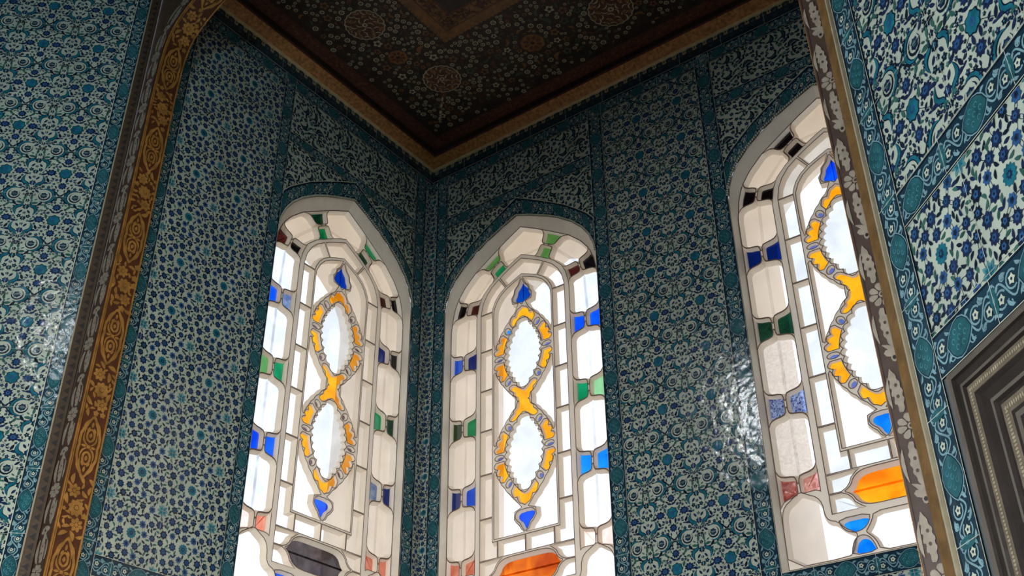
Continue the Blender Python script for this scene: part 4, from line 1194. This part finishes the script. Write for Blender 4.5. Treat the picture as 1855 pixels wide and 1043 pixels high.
# ------------------------------------------------------------------ light
w = bpy.data.worlds.new('World'); sc.world = w; w.use_nodes = True
nt = w.node_tree; bg = nt.nodes['Background']
tc = nt.nodes.new('ShaderNodeTexCoord'); sp = nt.nodes.new('ShaderNodeSeparateXYZ'); ramp = nt.nodes.new('ShaderNodeValToRGB')
nz = nt.nodes.new('ShaderNodeTexNoise'); nz.inputs['Scale'].default_value = 3.; nz.inputs['Detail'].default_value = 4.
ad = nt.nodes.new('ShaderNodeMath'); ad.operation = 'MULTIPLY_ADD'; ad.inputs[1].default_value = .35
nt.links.new(tc.outputs['Generated'], sp.inputs[0]); nt.links.new(tc.outputs['Generated'], nz.inputs['Vector'])
nt.links.new(nz.outputs['Fac'], ad.inputs[0]); nt.links.new(sp.outputs['Z'], ad.inputs[2]); nt.links.new(ad.outputs[0], ramp.inputs[0])
ramp.color_ramp.elements[0].position = .0; ramp.color_ramp.elements[0].color = (1, .97, .93, 1)
ramp.color_ramp.elements[1].position = .9; ramp.color_ramp.elements[1].color = (.74, .84, 1, 1)
lo = nt.nodes.new('ShaderNodeMapRange'); lo.inputs['From Min'].default_value = -.12; lo.inputs['From Max'].default_value = .12; lo.inputs['To Min'].default_value = .62
mul = nt.nodes.new('ShaderNodeMix'); mul.data_type = 'RGBA'; mul.blend_type = 'MULTIPLY'; mul.inputs[0].default_value = 1.
nt.links.new(sp.outputs['Z'], lo.inputs['Value']); nt.links.new(ramp.outputs[0], mul.inputs[6]); nt.links.new(lo.outputs['Result'], mul.inputs[7])
nt.links.new(mul.outputs[2], bg.inputs['Color']); bg.inputs['Strength'].default_value = 1.7

def area_light(name, loc, target, size, sy, power, col=(1, 1, 1), spread=180):
    d = bpy.data.lights.new(name, 'AREA'); d.shape = 'RECTANGLE'; d.size = size; d.size_y = sy; d.energy = power; d.color = col; d.spread = radians_(spread)
    o = bpy.data.objects.new(name, d); COL.objects.link(o); o.location = loc
    o.rotation_euler = (Vector(target) - Vector(loc)).to_track_quat('-Z', 'Y').to_euler()
    o['kind'] = 'helper'
    return o
# daylight from the other window bays of the room
area_light('bay_daylight_rear', (2.4, -7.2, 1.6), (2.35, 0, 1.35), 1.6, 1.2, 54, (.95, .98, 1), 68)
area_light('bay_daylight_east', (4.9, -5.2, 1.6), (-.2, -2.35, 1.7), 1.5, 1.3, 58, (1, .96, .88), 68)
area_light('bay_daylight_west', (-1.5, -5.6, 1.7), (3.7, -2.7, 3.2), 1.1, 1.2, 17.5, (.78, .93, 1), 58)
area_light('bay_daylight_southeast', (3.9, -7.6, 2.6), (-.9, -2.75, 4.2), 1.0, 1.0, 12, (.66, .90, 1), 44)
# high windows whose glint shows on the glazed tiles
area_light('high_window_southwest', (-1.02, -7.25, ZO + 1.4), (1.83, 0, ZO - 2.2), .17, .7, 2.0, (.95, .98, 1), 50)
area_light('high_window_south', (3.62, -8.7, ZO + 1.55), (-.12, -2.07, ZO - 2.1), .14, .9, 2.2, (.95, .98, 1), 50)

# ------------------------------------------------------------------ camera
cam = bpy.data.cameras.new('camera'); co = bpy.data.objects.new('camera', cam); COL.objects.link(co)
f_px, yaw, pit, roll = 1987.15, .6293, .5631, -.0109
fw = Vector((-sin(yaw) * cos(pit), cos(yaw) * cos(pit), sin(pit))); r_ = Vector((cos(yaw), sin(yaw), 0)); u_ = r_.cross(fw)
rr_ = r_ * cos(roll) + u_ * sin(roll); uu = u_ * cos(roll) - r_ * sin(roll)
mt = Matrix((rr_, uu, -fw)).transposed().to_4x4(); mt.translation = Vector((3.5278, -4.0353, ZO - 4.2188)); co.matrix_world = mt
cam.sensor_width = 36; cam.lens = f_px * 36 / 1855; cam.clip_start = .05; cam.clip_end = 200
sc.camera = co
sc.view_settings.view_transform = 'Standard'; sc.view_settings.look = 'None'; sc.view_settings.exposure = 0; sc.view_settings.gamma = 1
sc.cycles.use_denoising = True
sc.cycles.max_bounces = 8; sc.cycles.transparent_max_bounces = 12
sc.cycles.sample_clamp_indirect = 4.
